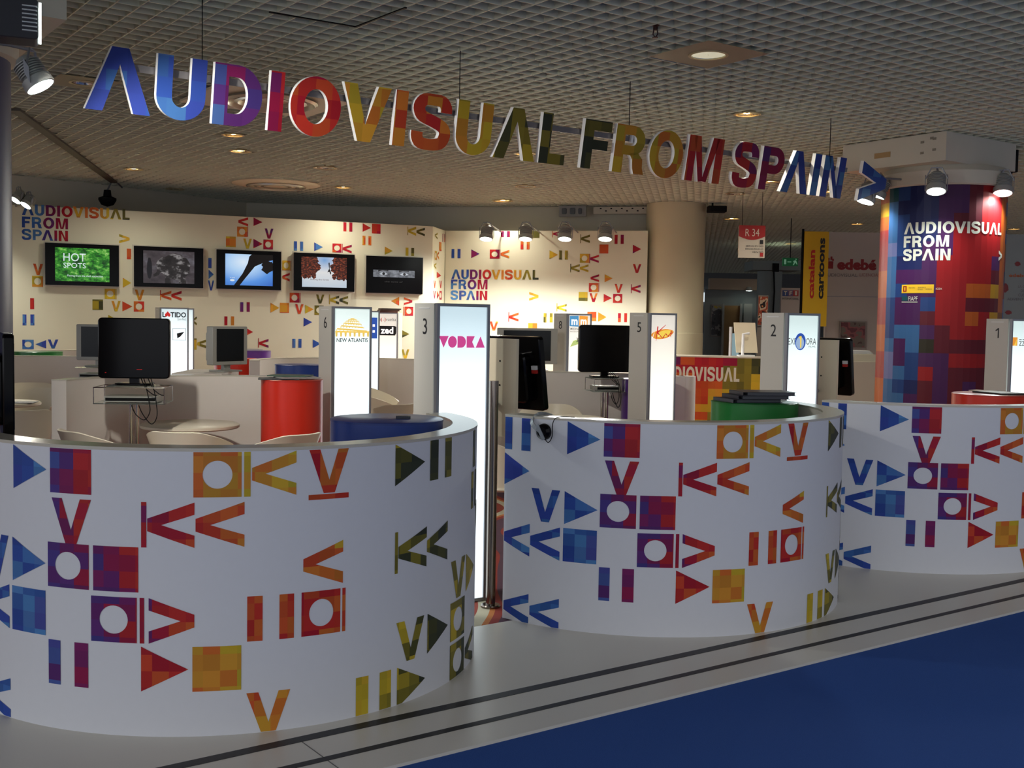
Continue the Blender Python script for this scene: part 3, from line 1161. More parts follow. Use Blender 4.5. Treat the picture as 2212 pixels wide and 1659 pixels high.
def art_explora(pm, mats):
    a = Art(pm, mats)
    cx = .145
    I_STEEL = ink('pale_steel_ink', 150, 175, 205, .8)
    a.text('EXP', .022, .226, .047, I_GRY, 0, 'LEFT', .085)
    a.text('ORA', .205, .226, .047, I_GRY, 0, 'LEFT', .105)
    a.poly([(cx + .055 * math.cos(t), .205 + .062 * math.sin(t)) for t in [2 * PI * k / 30 for k in range(30)]], I_DBL, 2)
    a.poly([(cx - .004 + .042 * math.cos(t), .215 + .045 * math.sin(t)) for t in [2 * PI * k / 30 for k in range(30)]], I_STEEL, 3)
    a.poly([(cx - .006, .165), (cx + .01, .165), (cx + .01, .245), (cx - .002, .25)], I_YEL, 4)
    a.poly([(cx - .022, .172), (cx - .006, .165), (cx - .006, .185)], I_YEL, 4)
    a.text('FILMS', .305, .247, .012, I_GRY, 0, 'RIGHT', .07)


def art_mm(pm, mats):
    a = Art(pm, mats)
    a.poly([(.03, .026), (.155, .022), (.16, .145), (.03, .138)], I_BLU)
    a.poly([(.168, .022), (.29, .026), (.285, .14), (.164, .145)], I_ORG)
    a.text('m', .098, .122, .085, I_WHT, .03, 'CENTER', .088, 1)
    a.text('m', .228, .122, .085, I_WHT, .03, 'CENTER', .088, 1)
    a.text('MEDINAMEDIA', .16, .18, .024, I_GRY, .005, 'CENTER', .235)
    a.text('PRODUCCIONES', .16, .205, .014, I_GRY, 0, 'CENTER', .235)
    a.poly([(.04, .37), (.085, .30), (.16, .285), (.24, .235), (.285, .21), (.28, .26), (.21, .32), (.13, .345), (.075, .36)], I_GRN)
    a.text('3F', .16, .315, .05, I_BLK, 0, 'CENTER', .065, 1)


def art_latido(pm, mats):
    a = Art(pm, mats)
    a.text('L', .03, .115, .058, I_BLK, .03)
    a.text('TIDO', .125, .115, .058, I_BLK, .03, 'LEFT', .185)
    heart = []
    for k in range(28):
        t = 2 * PI * k / 28
        heart.append((.092 + .0026 * 16 * math.sin(t) ** 3 / 1.25, .083 + .0024 * (13 * math.cos(t) - 5 * math.cos(2 * t) - 2 * math.cos(3 * t) - math.cos(4 * t))))
    a.poly(heart, I_RED)
    a.text('[Latin Beat]', .31, .15, .026, I_GRY, 0, 'RIGHT', .10)
    for p in (((.15, .25), (.31, .25), (.31, .254), (.15, .254)), ((.15, .39), (.31, .39), (.31, .394), (.15, .394)), ((.306, .25), (.31, .25), (.31, .394), (.306, .394)), ((.15, .25), (.154, .25), (.154, .394), (.15, .394))):
        a.poly(list(p), I_BLK)
    a.poly([(.2, .31), (.29, .29), (.24, .35), (.205, .37)], I_BLK)


def art_zed(pm, mats):
    a = Art(pm, mats)
    a.text('da(', .02, .125, .05, I_GRY, 0, 'LEFT', .07)
    a.text('v', .10, .125, .03, I_RED, 0, 'LEFT')
    a.text(')vuelta', .125, .125, .05, I_GRY, 0, 'LEFT', .185)
    for s in (-1, 1):
        a.poly([(.11 + s * .022 + s * .012 * math.cos(t) * (1 if abs(t) < 2 else 1), .11 + .035 * math.sin(t)) for t in [(-80 + 160 * k / 8) * PI / 180 for k in range(9)]], I_RED, 1)
    a.poly([(.03, .20), (.29, .20), (.315, .215), (.315, .31), (.295, .345), (.03, .345), (.022, .33), (.022, .215)], I_BLK)
    a.text('zed', .168, .315, .095, I_WHT, .03, 'CENTER', .20, 1)


def art_zz(pm, mats):
    a = Art(pm, mats)
    a.poly([(.02, .16), (.10, .16), (.10, .235), (.02, .235)], I_ORG)
    a.poly([(.05, .235), (.09, .175), (.085, .23)], I_YEL, 1)
    a.text('zz', .125, .235, .062, I_GRY, .0, 'LEFT', .085)
    for k in range(2):
        a.poly([(.125 + .05 * k, .178), (.163 + .05 * k, .178), (.163 + .05 * k, .186), (.125 + .05 * k, .186)], I_GRY)


def art_blue(pm, mats):
    a = Art(pm, mats)
    a.poly([(.02, .08), (.31, .08), (.31, .33), (.02, .33)], I_DBL)
    a.poly([(.25, .16), (.28, .16), (.28, .19), (.25, .19)], I_WHT, 1)
    a.poly([(.25, .23), (.28, .23), (.28, .26), (.25, .26)], I_WHT, 1)


tt = totem(Vector((-.417, 6.11, 0)), math.radians(34), '3', LP_COOL, art_vodka, 'tall lit totem numbered 3 with a pink block-letter logo')
totem(Vector((-1.408, 8.78, 0)), math.radians(35), '6', LP_MINT, art_atlantis, 'lit totem numbered 6 with a gold tiered temple logo')
totem(Vector((1.187, 9.83, 0)), math.radians(39), '5', LP_WARM, art_kus, 'lit totem numbered 5 with a red scribble on an orange blot')
totem(Vector((1.952, 8.06, 0)), math.radians(33), '2', LP_MINT, art_explora, 'lit totem numbered 2 with a blue oval logo')
totem(Vector((4.37, 9.9, 0)), math.radians(33), '1', LP_MINT, art_zz, 'lit totem numbered 1 at the right edge beside the mosaic pillar')
totem(Vector((.599, 12.44, 0)), math.radians(36), '8', LP_WARM, art_mm, 'lit totem numbered 8 with blue and orange m squares')
totem(Vector((-4.218, 13.46, 0)), math.radians(30), '', LP_COOL, art_latido, 'lit totem with a red heart in its black lettering, behind the black television')
totem(Vector((-4.465, 14.6, 0)), math.radians(36), '', LP_COOL, None, 'plain lit totem half hidden behind the totem with the red heart')
totem(at(813.5, 673, 17.2), math.radians(-10), '', LP_WARM, art_zed, 'lit totem with a black rounded badge, brochures stacked on top')
totem(at(763, 672, 13.3), math.radians(32), '', LP_MINT, art_blue, 'lit totem with a blue square print behind the totem numbered 6')

# ------------------------------------------------------------------ coloured drums


def drum(loc, r, h, col, cname, label, flat=None):
    t = thing('drum_pedestal', label, 'pedestal', loc, ROT, 'coloured drum pedestals')
    mb = MB()
    mb.lathe([(r, 0), (r, h - .012)], n=48)
    m = mat('painted_' + cname, col, .32)
    mb.build('body', m, t, smooth=True)
    mb = MB()
    mb.lathe([(0, h), (r - .004, h), (r + .002, h - .003), (r + .002, h - .012), (0, h - .012)], n=48)
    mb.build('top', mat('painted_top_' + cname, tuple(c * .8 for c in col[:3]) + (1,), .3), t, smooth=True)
    return t


C_BLUE, C_GREEN, C_RED, C_PURP = rgb(26, 60, 140), rgb(14, 116, 44), rgb(206, 40, 18), rgb(92, 44, 140)
dO = .745 * D1 + .0 * D2
def drum_at(u, v, w, h, col, cname, label):
    """drum whose top centre is seen at (u, v)"""
    P = onz(u, v, h)
    return drum((P.x, P.y, 0), w / 2, h, col, cname, label)


d_blue = drum_at(836, 903, .54, 1.10, C_BLUE, 'blue', 'blue drum pedestal inside the nearest counter, in front of the totem numbered 6')
d_green = drum_at(1630, 867, .53, 1.105, C_GREEN, 'green', 'green drum pedestal with dark binders on top, inside the headphone counter')
d_red3 = drum_at(2140, 850, .54, 1.10, C_RED, 'red', 'red drum pedestal below the totem numbered 1, at the right')
d_red = drum_at(631, 819, .46, 1.11, C_RED, 'red', 'red drum pedestal with magazines on top, left of the totem numbered 6')
drum_at(648, 787, .5, 1.10, C_BLUE, 'blue', 'farther blue drum pedestal behind the red one with magazines')
drum_at(1396, 818, .46, 1.052, C_PURP, 'purple', 'purple drum pedestal behind the totem numbered 5')
drum_at(82, 759, .56, 1.11, C_GREEN, 'green', 'far green drum pedestal above the partition at the left edge')
d_pur2 = drum_at(545, 757, .5, 1.11, C_PURP, 'purple', 'far purple drum pedestal with leaflets, right of the silver television')
drum_at(510, 774, .5, 1.08, C_RED, 'red', 'far red drum pedestal just right of the silver television')


def leaflet(P, ang, sx, sy, h, col, cname, name, label, group):
    mb = MB()
    m2 = mat('paper_' + cname, col, .45)
    mb.box((0, 0, h / 2), (sx, sy, h))
    mb.box((0, 0, h + .0004), (sx * .7, sy * .35, .0006), 0, 1)
    o = mb.build(name, [m2, mat('paper_print_dark', rgb(40, 46, 58), .45)], loc=P, rotz=ang)
    return tag(o, label, 'magazine', group)


def topof(d, h, dx, dy):
    return Vector((d.location.x + dx, d.location.y + dy, h))


for k, (dx, dy, a, c, cn, lb) in enumerate([(-.05, -.05, .2, rgb(70, 72, 74), 'charcoal', 'charcoal magazine at the bottom of the pile on the red drum'),
                                            (.08, -.02, .5, rgb(150, 150, 146), 'grey', 'pale grey magazine lying second in the pile on the red drum'),
                                            (.02, .04, -.1, rgb(60, 84, 66), 'green', 'dark green magazine on the top of the pile on the red drum')]):
    leaflet(topof(d_red, 1.111 + .010 * k, dx - .04, dy), a, .3, .21, .009, c, cn, 'magazine', lb, 'magazines on the red drum')
for k, (dx, a, lb) in enumerate([(-.05, .12, 'lower dark binder lying on the green drum'), (0.0, .02, 'middle dark binder lying on the green drum'), (.04, -.05, 'top dark navy binder lying on the green drum')]):
    mb = MB()
    z = 0
    mb.box((0, 0, .001), (.34, .25, .002), 0, 0)
    mb.box((0, 0, .0205), (.34, .25, .002), 0, 0)
    mb.box((-.169, 0, .0108), (.002, .25, .0195), 0, 0)
    o = mb.build('binder', mat('navy_vinyl', rgb(22, 24, 44), .3), loc=topof(d_green, 1.106 + .0222 * k, dx, -.03), rotz=a + .2)
    tag(o, lb, 'binder', 'binders on the green drum')
    pg = MB()
    pg.box((.012, 0, .0108), (.30, .235, .0172))
    pg.build('pages', mat('binder_pages', rgb(78, 80, 88), .7), o)
leaflet(topof(d_red3, 1.101, .05, -.02), .3, .22, .3, .012, rgb(36, 34, 36), 'black', 'magazine', 'dark brochure lying on the red drum below totem 1', None)
leaflet(topof(d_pur2, 1.111, -.02, 0), .3, .3, .21, .02, rgb(190, 186, 178), 'pale', 'magazine', 'pale leaflet stack on the far purple drum', None)
leaflet(topof(d_blue, 1.101, .08, -.02), .1, .07, .04, .012, rgb(40, 44, 56), 'slate', 'reflection_slab', 'small dark slab in place of a reflection on the blue drum in the nearest counter', None)['category'] = 'reflection mark'  # thin dark slab standing in for a reflection on the drum top
P_ = at(838, 673, 17.25)
for k in range(3):
    leaflet(Vector((P_.x + .02 * k - .02, P_.y + .06, THT + .001 + .022 * k)), .25 + .1 * k, .3, .2, .021, rgb(120 - 20 * k, 70, 60), 'rust%d' % k, 'magazine', ['bottom', 'middle', 'topmost'][k] + ' brochure bundle lying on the totem with the black badge', 'brochures on the lit totem')

# ------------------------------------------------------------------ televisions and their stands


def tv_back_asm(pole, brd, tvc, f, label_s, label_t, tilt=8, bw=.16, stickers=True):
    """television on a chrome pole with a cream mounting board, screen facing along f"""
    f = Vector((f[0], f[1], 0)).normalized()
    ax = Vector((f.y, -f.x, 0))           # right-hand side seen from behind
    t = thing('television_stand', label_s, 'stand', (pole[0], pole[1], 0), 0, 'chrome pole television stands')
    mb = MB()
    mb.lathe([(0, .012), (.05, .012), (.055, .006), (.055, 0), (0, 0)], n=32)
    mb.build('base', M_STEEL, t, smooth=True)
    mb = MB()
    mb.cyl((0, 0, .012), (0, 0, 1.25), .026, n=24)
    mb.build('pole', M_STEEL, t, smooth=True)
    mb = MB()
    c = Vector((brd[0] - pole[0], brd[1] - pole[1], 1.19))
    mb.obox(c, ax * bw, f * .01, UP * .285)
    for sx in (-1, 1):
        for sz in (-1, 1):
            q = c + ax * (-.02 + .05 * sx) - f * .011 + UP * (.085 + .07 * sz)
            mb.cyl(q, q - f * .002, .006, n=10, m=1)
    mb.build('mounting_board', [M_CREAM, M_BLACKM], t)
    mb = MB()
    tvp = Vector((tvc[0] - pole[0], tvc[1] - pole[1], 0))
    mb.tube([UP * 1.1, c * 1 - f * .011 - UP * .1], .018, 10)
    mb.build('arm', M_GREYM, t, smooth=True)
    mb = MB()
    mb.tube([c + f * .011 + UP * .08, tvp + UP * 1.27 - f * .08], .018, 10)
    mb.build('bracket', M_GREYM, t, smooth=True)
    # television
    tv = thing('television', label_t, 'television', (tvc[0], tvc[1], 1.27), 0, 'black televisions at the counters')
    up = (UP * math.cos(math.radians(tilt)) - f * math.sin(math.radians(tilt)))
    nf = f * math.cos(math.radians(tilt)) + UP * math.sin(math.radians(tilt))
    mb = MB()
    mb.rbox((0, 0, 0), ax * .25, up * .22, nf * .022, .022)
    mb.build('casing', M_BLACK, tv, smooth=True)
    mb = MB()
    mb.rbox(nf * .0225, ax * .225, up * .18, nf * .001, .003)
    mb.build('screen', M_SCREEN, tv)
    mb = MB()
    mb.rbox(-nf * .045 - up * .02, ax * .17, up * .15, nf * .03, .04)
    mb.build('rear_housing', M_BLACK, tv, smooth=True)
    mb = MB()
    mb.obox(-nf * .0765 - up * .06 + ax * .06, ax * .035, up * .022, nf * .0005)
    mb.build('label_plate', mat('grey_label', rgb(90, 92, 98), .4), tv)
    if not stickers:
        return t, tv
    mb = MB()
    mb.obox(-nf * .03 + up * .04 + ax * .205, ax * .018, up * .012, nf * .009)
    mb.obox(-nf * .03 + up * .016 + ax * .205, ax * .018, up * .010, nf * .009, 1)
    mb.build('sticker', [mat('white_sticker', rgb(220, 220, 220), .5), mat('red_sticker', rgb(180, 40, 34), .5)], tv)
    return t, tv


F0 = (.7, .714)
tv_back_asm((-.0985, 6.15), (-.085, 6.56), (.0085, 6.78), F0, 'chrome pole stand with a cream board beside the totem numbered 3', 'black television seen from behind, beside the totem numbered 3')
tv_back_asm((2.26, 8.43), (-.085 + 2.40, 6.56 + 1.95), (.0085 + 2.40, 6.78 + 1.95), F0, 'chrome pole stand with a cream board behind the totem numbered 2', 'black television seen from behind, right of the totem numbered 2')
tv_back_asm((-2.48, 4.80), (-2.37, 4.82), (-2.19, 4.87), (.90, .436), 'chrome pole stand at the left edge behind the nearest counter', 'black television seen edge-on at the left edge of the photo', 0, .16, False)


def tv_table(loc, ang, label_s, label_t, label_p, led=True, sw=.5):
    """chrome double pole with a glass shelf, a player on the shelf and a black television above, seen from behind"""
    t = thing('television_stand', label_s, 'stand', loc, ang, 'glass shelf television stands')
    mb = MB()
    mb.lathe([(0, .014), (.2, .014), (.205, .006), (.205, 0), (0, 0)], n=32)
    mb.build('base', M_CHROME, t, smooth=True)
    for s in (-1, 1):
        mb = MB()
        mb.cyl((s * .022, 0, .014), (s * .022, 0, .93), .016, n=16)
        mb.build('pole', M_CHROME, t, smooth=True)
    mb = MB()
    mb.box((0, 0, .9335), (sw, .34, .007))
    mb.build('shelf', M_GLASS, t)
    mb = MB()
    rr = .004
    hx_ = sw / 2 - .003
    q = [(-hx_, -.165), (hx_, -.165), (hx_, .165), (-hx_, .165)]
    for x, y in q:
        mb.cyl((x, y, .937), (x, y, 1.05), rr, n=8)
    for a, b in zip(q, q[1:] + q[:1]):
        mb.cyl((a[0], a[1], 1.05), (b[0], b[1], 1.05), rr, n=8)
    mb.build('guard_rail', M_CHROME, t, smooth=True)
    mb = MB()
    mb.box((0, .02, 1.056), (min(.34, sw), .26, .006))
    mb.build('upper_shelf', M_GLASS, t)
    mb = MB()
    for k in range(4):
        x = (.02 + .05 * k) * sw / .5
        if k < 2:
            p = [(x + .06, -.04, 1.11), (x + .09, -.12, 1.06), (x + .12, -.18, .97), (x + .13, -.185, .88 - .03 * k), (x + .09, -.18, .82 - .03 * k), (x + .03, -.18, .86), (x + .0, -.176, .925)]
        else:
            p = [(x - .06, -.04, 1.11), (x - .02, -.10, 1.05), (x + .02, -.15, 1.02), (x + .05, -.15, 1.0), (x + .06, -.10, .992)]
        mb.tube(smooth_line([(a * 1.0 if sw > .4 else a * .6, b, c) for a, b, c in p]), .0035, 6)
    mb.build('cable', M_BLACKM, t, smooth=True)
    tv = thing('television', label_t, 'television', Vector(loc) + UP * 1.06, ang, 'black televisions on glass shelves')
    mb = MB()
    mb.rbox((0, .03, .27), (.255, 0, 0), (0, .0, .222), (0, .03, 0), .03)
    mb.build('casing', M_BLACK, tv, smooth=True)
    mb = MB()
    mb.rbox((0, .0605, .285), (.225, 0, 0), (0, 0, .175), (0, .0015, 0), .004)
    mb.build('screen', M_SCREEN, tv)
    mb = MB()
    mb.rbox((0, .03, .008), (.13, 0, 0), (0, .09, 0), (0, 0, .008), .03)
    mb.box((0, .03, .035), (.07, .03, .05))
    mb.build('foot', M_BLACK, tv, smooth=True)
    if led:
        mb = MB()
        for x, z in ((-.2, .09), (.03, .115), (.05, .115)):
            mb.box((x, -.0005, z), (.010 if x < 0 else .018, .002, .004))
        mb.build('indicator_light', mat('red_indicator', rgb(120, 10, 10), .4, emit=.25, ecol=rgb(255, 20, 20)), tv)
    pl = thing('disc_player', label_p, 'disc player', Vector(loc) + UP * .939, ang, 'disc players on glass shelves')
    mb = MB()
    mb.box((0, 0, .024), (sw * .74, .24, .042))
    mb.build('casing', M_SILV, pl)
    mb = MB()
    mb.box((0, -.121, .024), (sw * .7, .003, .022))
    mb.build('front_strip', M_BLACKM, pl)
    return t


tv_table((at(289, 760, 8.26).x, 8.26, 0), .12, 'chrome stand with glass shelf under the large black television, left booth', 'large black television with red lights above the round table, seen from behind', 'silver disc player on the glass shelf under the large black television')
tv_table((.875, 10.6, 0), .2, 'chrome stand with glass shelf beside the purple drum', 'black television left of the totem numbered 5', 'silver disc player on the glass shelf beside the purple drum', False, .3)


def silver_tv(loc, ang, w, h, label, stand_h=0.0, pole=True, depth=.06):
    """silver framed television, screen towards local -y"""
    tv = thing('television', label, 'television', loc, ang, 'silver framed televisions')
    mb = MB()
    mb.rbox((0, 0, h / 2 + .06), (w / 2, 0, 0), (0, 0, h / 2), (0, depth / 2, 0), .012)
    mb.build('casing', M_SILV, tv, smooth=True)
    mb = MB()
    mb.box((0, -depth / 2 - .001, h / 2 + .065), (w * .78, .003, h * .84))
    mb.build('screen', M_SCREEN, tv)
    mb = MB()
    mb.rbox((0, depth * .95, h / 2 + .05), (w * .36, 0, 0), (0, 0, h * .38), (0, depth * .5, 0), .02)
    mb.build('rear_housing', M_SILV, tv, smooth=True)
    mb = MB()
    mb.box((0, .02, .035), (w * .18, .04, .06))
    mb.rbox((0, .02, .007), (w * .3, 0, 0), (0, .1, 0), (0, 0, .007), .03)
    mb.build('foot', M_SILV, tv, smooth=True)
    return tv


def plinth(loc, sx, sy, h, label, ang=0):
    mb = MB()
    mb.box((0, 0, h / 2), (sx, sy, h))
    return tag(mb.build('display_plinth', M_INNER, loc=loc, rotz=ang), label, 'plinth')


# behind the big black one, on its own shelf stand
P_ = at(215, 783, 10.4)
tv_s = thing('television_stand', 'slim chrome stand with a shelf under the silver television at the left', 'stand', (P_.x, 10.4, 0), 0, 'glass shelf television stands')
mb = MB()
mb.lathe([(0, .012), (.18, .012), (.18, 0), (0, 0)], n=28)
mb.build('base', M_CHROME, tv_s)
mb = MB()
mb.cyl((0, .13, .012), (0, .13, 1.08), .018, n=16)
mb.build('pole', M_CHROME, tv_s, smooth=True)
for z in (.985, 1.085):
    mb = MB()
    mb.box((0, 0, z), (.34, .3, .008))
    mb.build('shelf', M_GLASS, tv_s)
silver_tv((P_.x, 10.4, 1.09), .05, .40, .33, 'silver framed television half hidden behind the large black television')
pl = thing('disc_player', 'silver disc player on the shelf under the half hidden silver television', 'disc player', (P_.x, 10.4, .9895), 0, 'disc players on glass shelves')
mb = MB()
mb.box((0, 0, .022), (.3, .22, .04))
mb.build('casing', M_SILV, pl)
mb = MB()
mb.box((0, -.111, .022), (.28, .003, .02))
mb.build('front_strip', M_BLACKM, pl)
# silver one turned to the right
P_ = at(492, 800, 10.0)
plinth((at(446, 800, 9.95).x, 9.95, 0), .42, .8, 1.085, 'white display plinth carrying the turned silver television', .06)
silver_tv((P_.x, 9.98, 1.086), .98, .40, .34, 'silver television turned to the right, standing on the white plinth', depth=.08)
# far one behind the cream board
P_ = at(1134, 783, 12.3)
plinth((P_.x, 12.32, 0), .5, .35, 1.05, 'white display plinth carrying the wide silver television')
silver_tv((P_.x + .02, 12.3, 1.051), .02, .66, .39, 'wide silver framed television left of the totem numbered 8')

# ------------------------------------------------------------------ chairs and tables


def make_chair(label):
    t = thing('tub_chair', label, 'chair', group='white tub chairs')
    mb = MB()
    NA, NZ = 28, 7
    outer, inner = [], []
    for i in range(NA + 1):
        a = math.radians(-125 + 250 * i / NA)       # 0 = straight back
        k = abs(a) / math.radians(125)
        ztop = .80 - .16 * max(0, k - .25) ** 1.2 / .75 ** 1.2
        ro, ri = [], []
        for j in range(NZ + 1):
            q = j / NZ
            z = .43 + (ztop - .43) * q
            R_ = .215 + .075 * q ** 1.6 + .02 * q * (1 - k)
            ro.append((R_ * math.sin(a), R_ * math.cos(a), z))
            ri.append(((R_ - .014) * math.sin(a), (R_ - .014) * math.cos(a), z + (.004 if j == NZ else 0)))
        outer.append(ro)
        inner.append(ri)
    vs = [p for r in outer for p in r] + [p for r in inner for p in r]
    S = NZ + 1
    off = (NA + 1) * S
    fs = []
    for i in range(NA):
        for j in range(NZ):
            fs.append((i * S + j, i * S + j + 1, (i + 1) * S + j + 1, (i + 1) * S + j))
            fs.append((off + i * S + j, off + (i + 1) * S + j, off + (i + 1) * S + j + 1, off + i * S + j + 1))
        fs.append((i * S + NZ, off + i * S + NZ, off + (i + 1) * S + NZ, (i + 1) * S + NZ))
        fs.append((i * S, (i + 1) * S, off + (i + 1) * S, off + i * S))
    for i in (0, NA):
        for j in range(NZ):
            fs.append((i * S + j, off + i * S + j, off + i * S + j + 1, i * S + j + 1))
    mb.add(vs, fs)
    mb.build('backrest', M_CHAIR, t, smooth=True)
    mb = MB()
    mb.lathe([(0, .445), (.18, .452), (.222, .45), (.225, .436), (.20, .42), (0, .415)], n=32)
    mb.build('seat', M_CHAIR, t, smooth=True)
    for sx in (-1, 1):
        for sy in (-1, 1):
            mb = MB()
            mb.cyl((sx * .13, sy * .13, .42), (sx * .21, sy * .21, 0), .012, .009, n=10)
            mb.build('leg', M_CHROME, t, smooth=True)
    return t


def face(x, y, tx, ty):
    """rotation that turns the chair's open side to (tx, ty)"""
    a = math.atan2(ty - y, tx - x)
    return a + PI / 2


TBL = Vector((-2.45, 8.78, 0))
ch0 = make_chair('white tub chair, left one of three just behind the nearest counter')
ch0.location = (at(228, 930, 7.62).x, 7.62, 0)
ch0.rotation_euler = (0, 0, face(ch0.location.x, 7.62, -2.0, 8.3))
for (u, Y, tx, ty, lb) in [(415, 7.72, -2.0, 8.8, 'white tub chair, middle one of three just behind the nearest counter'),
                           (597, 7.62, -2.5, 8.2, 'white tub chair, right one of three just behind the nearest counter, by the red drum'),
                           (62, 12.2, -4.9, 11.0, 'white tub chair farthest at the left edge, its back highest'),
                           (78, 11.35, -4.9, 10.5, 'white tub chair behind the small table at the left edge'),
                           (40, 9.15, -4.8, 10.3, 'white tub chair nearest at the left edge, right beside the television edge'),
                           (800, 11.7, -.9, 12.4, 'white tub chair with its round seat back just right of the totem numbered 6'),
                           (812, 12.6, -.9, 12.3, 'white tub chair with its back corner in front of the totem with the black badge'),
                           (828, 10.4, -1.8, 11.0, 'white tub chair with a curved back below the totem with the black badge'),
                           (1190, 10.3, .3, 9.6, 'white tub chair behind the table in the booth of totem 5'),
                           (1088, 7.75, .4, 7.9, 'white tub chair glimpsed in the gap beside the chrome pole')]:
    x = at(u, 800, Y).x
    dup(ch0, (x, Y, 0), face(x, Y, tx, ty), lb)


def make_table(label, r=.375, h=.74):
    t = thing('round_table', label, 'table', group='round white tables')
    mb = MB()
    mb.lathe([(0, h), (r - .012, h), (r, h - .008), (r, h - .026), (r - .012, h - .034), (0, h - .034)], n=48)
    mb.build('tabletop', M_CHAIR, t, smooth=True)
    mb = MB()
    mb.cyl((0, 0, .02), (0, 0, h - .034), .03, n=20)
    mb.build('leg', M_CHROME, t, smooth=True)
    mb = MB()
    mb.lathe([(0, .026), (.06, .024), (.22, .01), (.23, 0), (0, 0)], n=36)
    mb.build('base', M_CHROME, t, smooth=True)
    return t


tb0 = make_table('round white table in the booth behind the nearest counter')
tb0.location = (at(411, 912, 8.72).x, 8.72, 0)
for (u, Y, lb) in [(-5, 10.5, 'round white table cut by the left edge, dark folder on top'), (1218, 9.85, 'round white table in the booth of totem 5, behind the headphone counter')]:
    x = at(u, 800, Y).x
    dup(tb0, (x, Y, 0), 0, lb)
leaflet(Vector((at(40, 870, 10.45).x, 10.45, .7405)), .1, .3, .2, .006, rgb(60, 60, 62), 'folder', 'folder', 'dark folder lying on the table at the left edge', None)['category'] = 'folder'

# ------------------------------------------------------------------ headphones over the rim
hx, hy = oval(-1.425)
ex, ey = oval(-1.425, 1.0)
EX, EY = Vector((math.cos(ROT_C), math.sin(ROT_C), 0)), Vector((-math.sin(ROT_C), math.cos(ROT_C), 0))
Ph = CB + EX * hx + EY * hy
outd = (EX * (ex - hx) + EY * (ey - hy)).normalized()
side = Vector((-outd.y, outd.x, 0))          # along the rim to the right
hp = thing('headphones', 'black and silver headphones hanging over the rim of the middle counter', 'headphones', Ph + UP * CH)
cup = at(1167, 934, 5.70) - (Ph + UP * CH)
cup = cup - outd * cup.dot(outd) + outd * .034
mb = MB()
mb.lathe([(0, .022), (.026, .020), (.040, .008), (.043, -.006), (.036, -.018), (0, -.018)], cup, n=28, axis=outd)
mb.build('ear_cup', M_BLACK, hp, smooth=True)
cup2 = cup - outd * .21 + UP * .01 - side * .02
mb = MB()
mb.lathe([(0, .022), (.026, .020), (.040, .008), (.043, -.006), (.036, -.018), (0, -.018)], cup2, n=28, axis=-outd)
mb.build('ear_cup', M_BLACK, hp, smooth=True)
mb = MB()
top = Vector((0, 0, .035)) - side * .075 - outd * .05
pts = []
A_, B_, C_ = cup + outd * .026 + UP * .01 - side * .01, top, cup2 - outd * .024 + UP * .01
for k in range(21):
    q = k / 20
    p = A_ * (1 - q) ** 3 + 3 * (cup + outd * .045 - side * .12 + UP * .06) * q * (1 - q) ** 2 + 3 * (cup2 - outd * .0 - side * .10 + UP * .12) * q * q * (1 - q) + C_ * q ** 3
    pts.append(p)
prev = None
for i in range(len(pts) - 1):
    a, b = pts[i], pts[i + 1]
    d = (b - a)
    w = d.cross(outd).normalized() if d.cross(outd).length > 1e-4 else side
    mb.obox((a + b) / 2, d / 2 * 1.05, d.cross(w).normalized() * .0035, w * .011)
mb.build('headband', mat('pale_silver_plastic', rgb(170, 176, 180), .3, .4), hp)
mb = MB()
mb.obox(cup + outd * .027 + UP * .0 - side * .004, (UP * .9 - side * .5).normalized() * .042, (UP * .5 + side * .9).normalized() * .009, outd * .003)
mb.build('yoke', mat('pale_silver_plastic', rgb(170, 176, 180), .3, .4), hp)
mb = MB()
e = cup - UP * .04
mb.tube(smooth_line([e + side * .012, e + side * .03 - UP * .012, e + side * .05 + UP * .02, e + side * .054 + UP * .09, Vector((0, 0, .006)) + side * .085 + outd * .012, Vector((0, 0, .006)) + side * .15 - outd * .04]), .0022, 8)
mb.build('cable', M_BLACKM, hp, smooth=True)

# ------------------------------------------------------------------ hanging sign
SP0 = Vector((-.57, 8.292, 0))
SCL = 1.0537


def sg(u, v):
    P = onplane(u, v, SP0, NN)
    return (P - SP0).dot(D1), P.z


TILT = .17
u_a, z_a = sg(183, 237)
u_b, _ = sg(1815, 431)
z_base = (sg(183, 237)[1] + sg(455, 263)[1] + sg(1157, 347)[1] + sg(1743, 424)[1]) / 4
cap = ((sg(470, 133)[1] - sg(455, 263)[1]) + (sg(1267, 258)[1] - sg(1253, 361)[1])) / 2
sign = thing('hanging_sign', 'hanging row of big colourful letters ending in a blue arrow head', 'sign', SP0 + UP * z_base, 0)
yv = (UP * math.cos(TILT) + NN * math.sin(TILT))
nv = (NN * math.cos(TILT) - UP * math.sin(TILT))
words = [('AUDIOVISUAL', [.03, .08, .27, .41, .5, .74, .62, .58, .76, .88, .95]), ('FROM', [.985, .76, .74, .52]), ('SPAIN', [.41, .37, .08, .05, .04])]
starts = [(sg(183, 240)[0], sg(1217, 354)[0]), (sg(1253, 361)[0], sg(1552, 402)[0]), (sg(1578, 400)[0], sg(1815, 431)[0])]


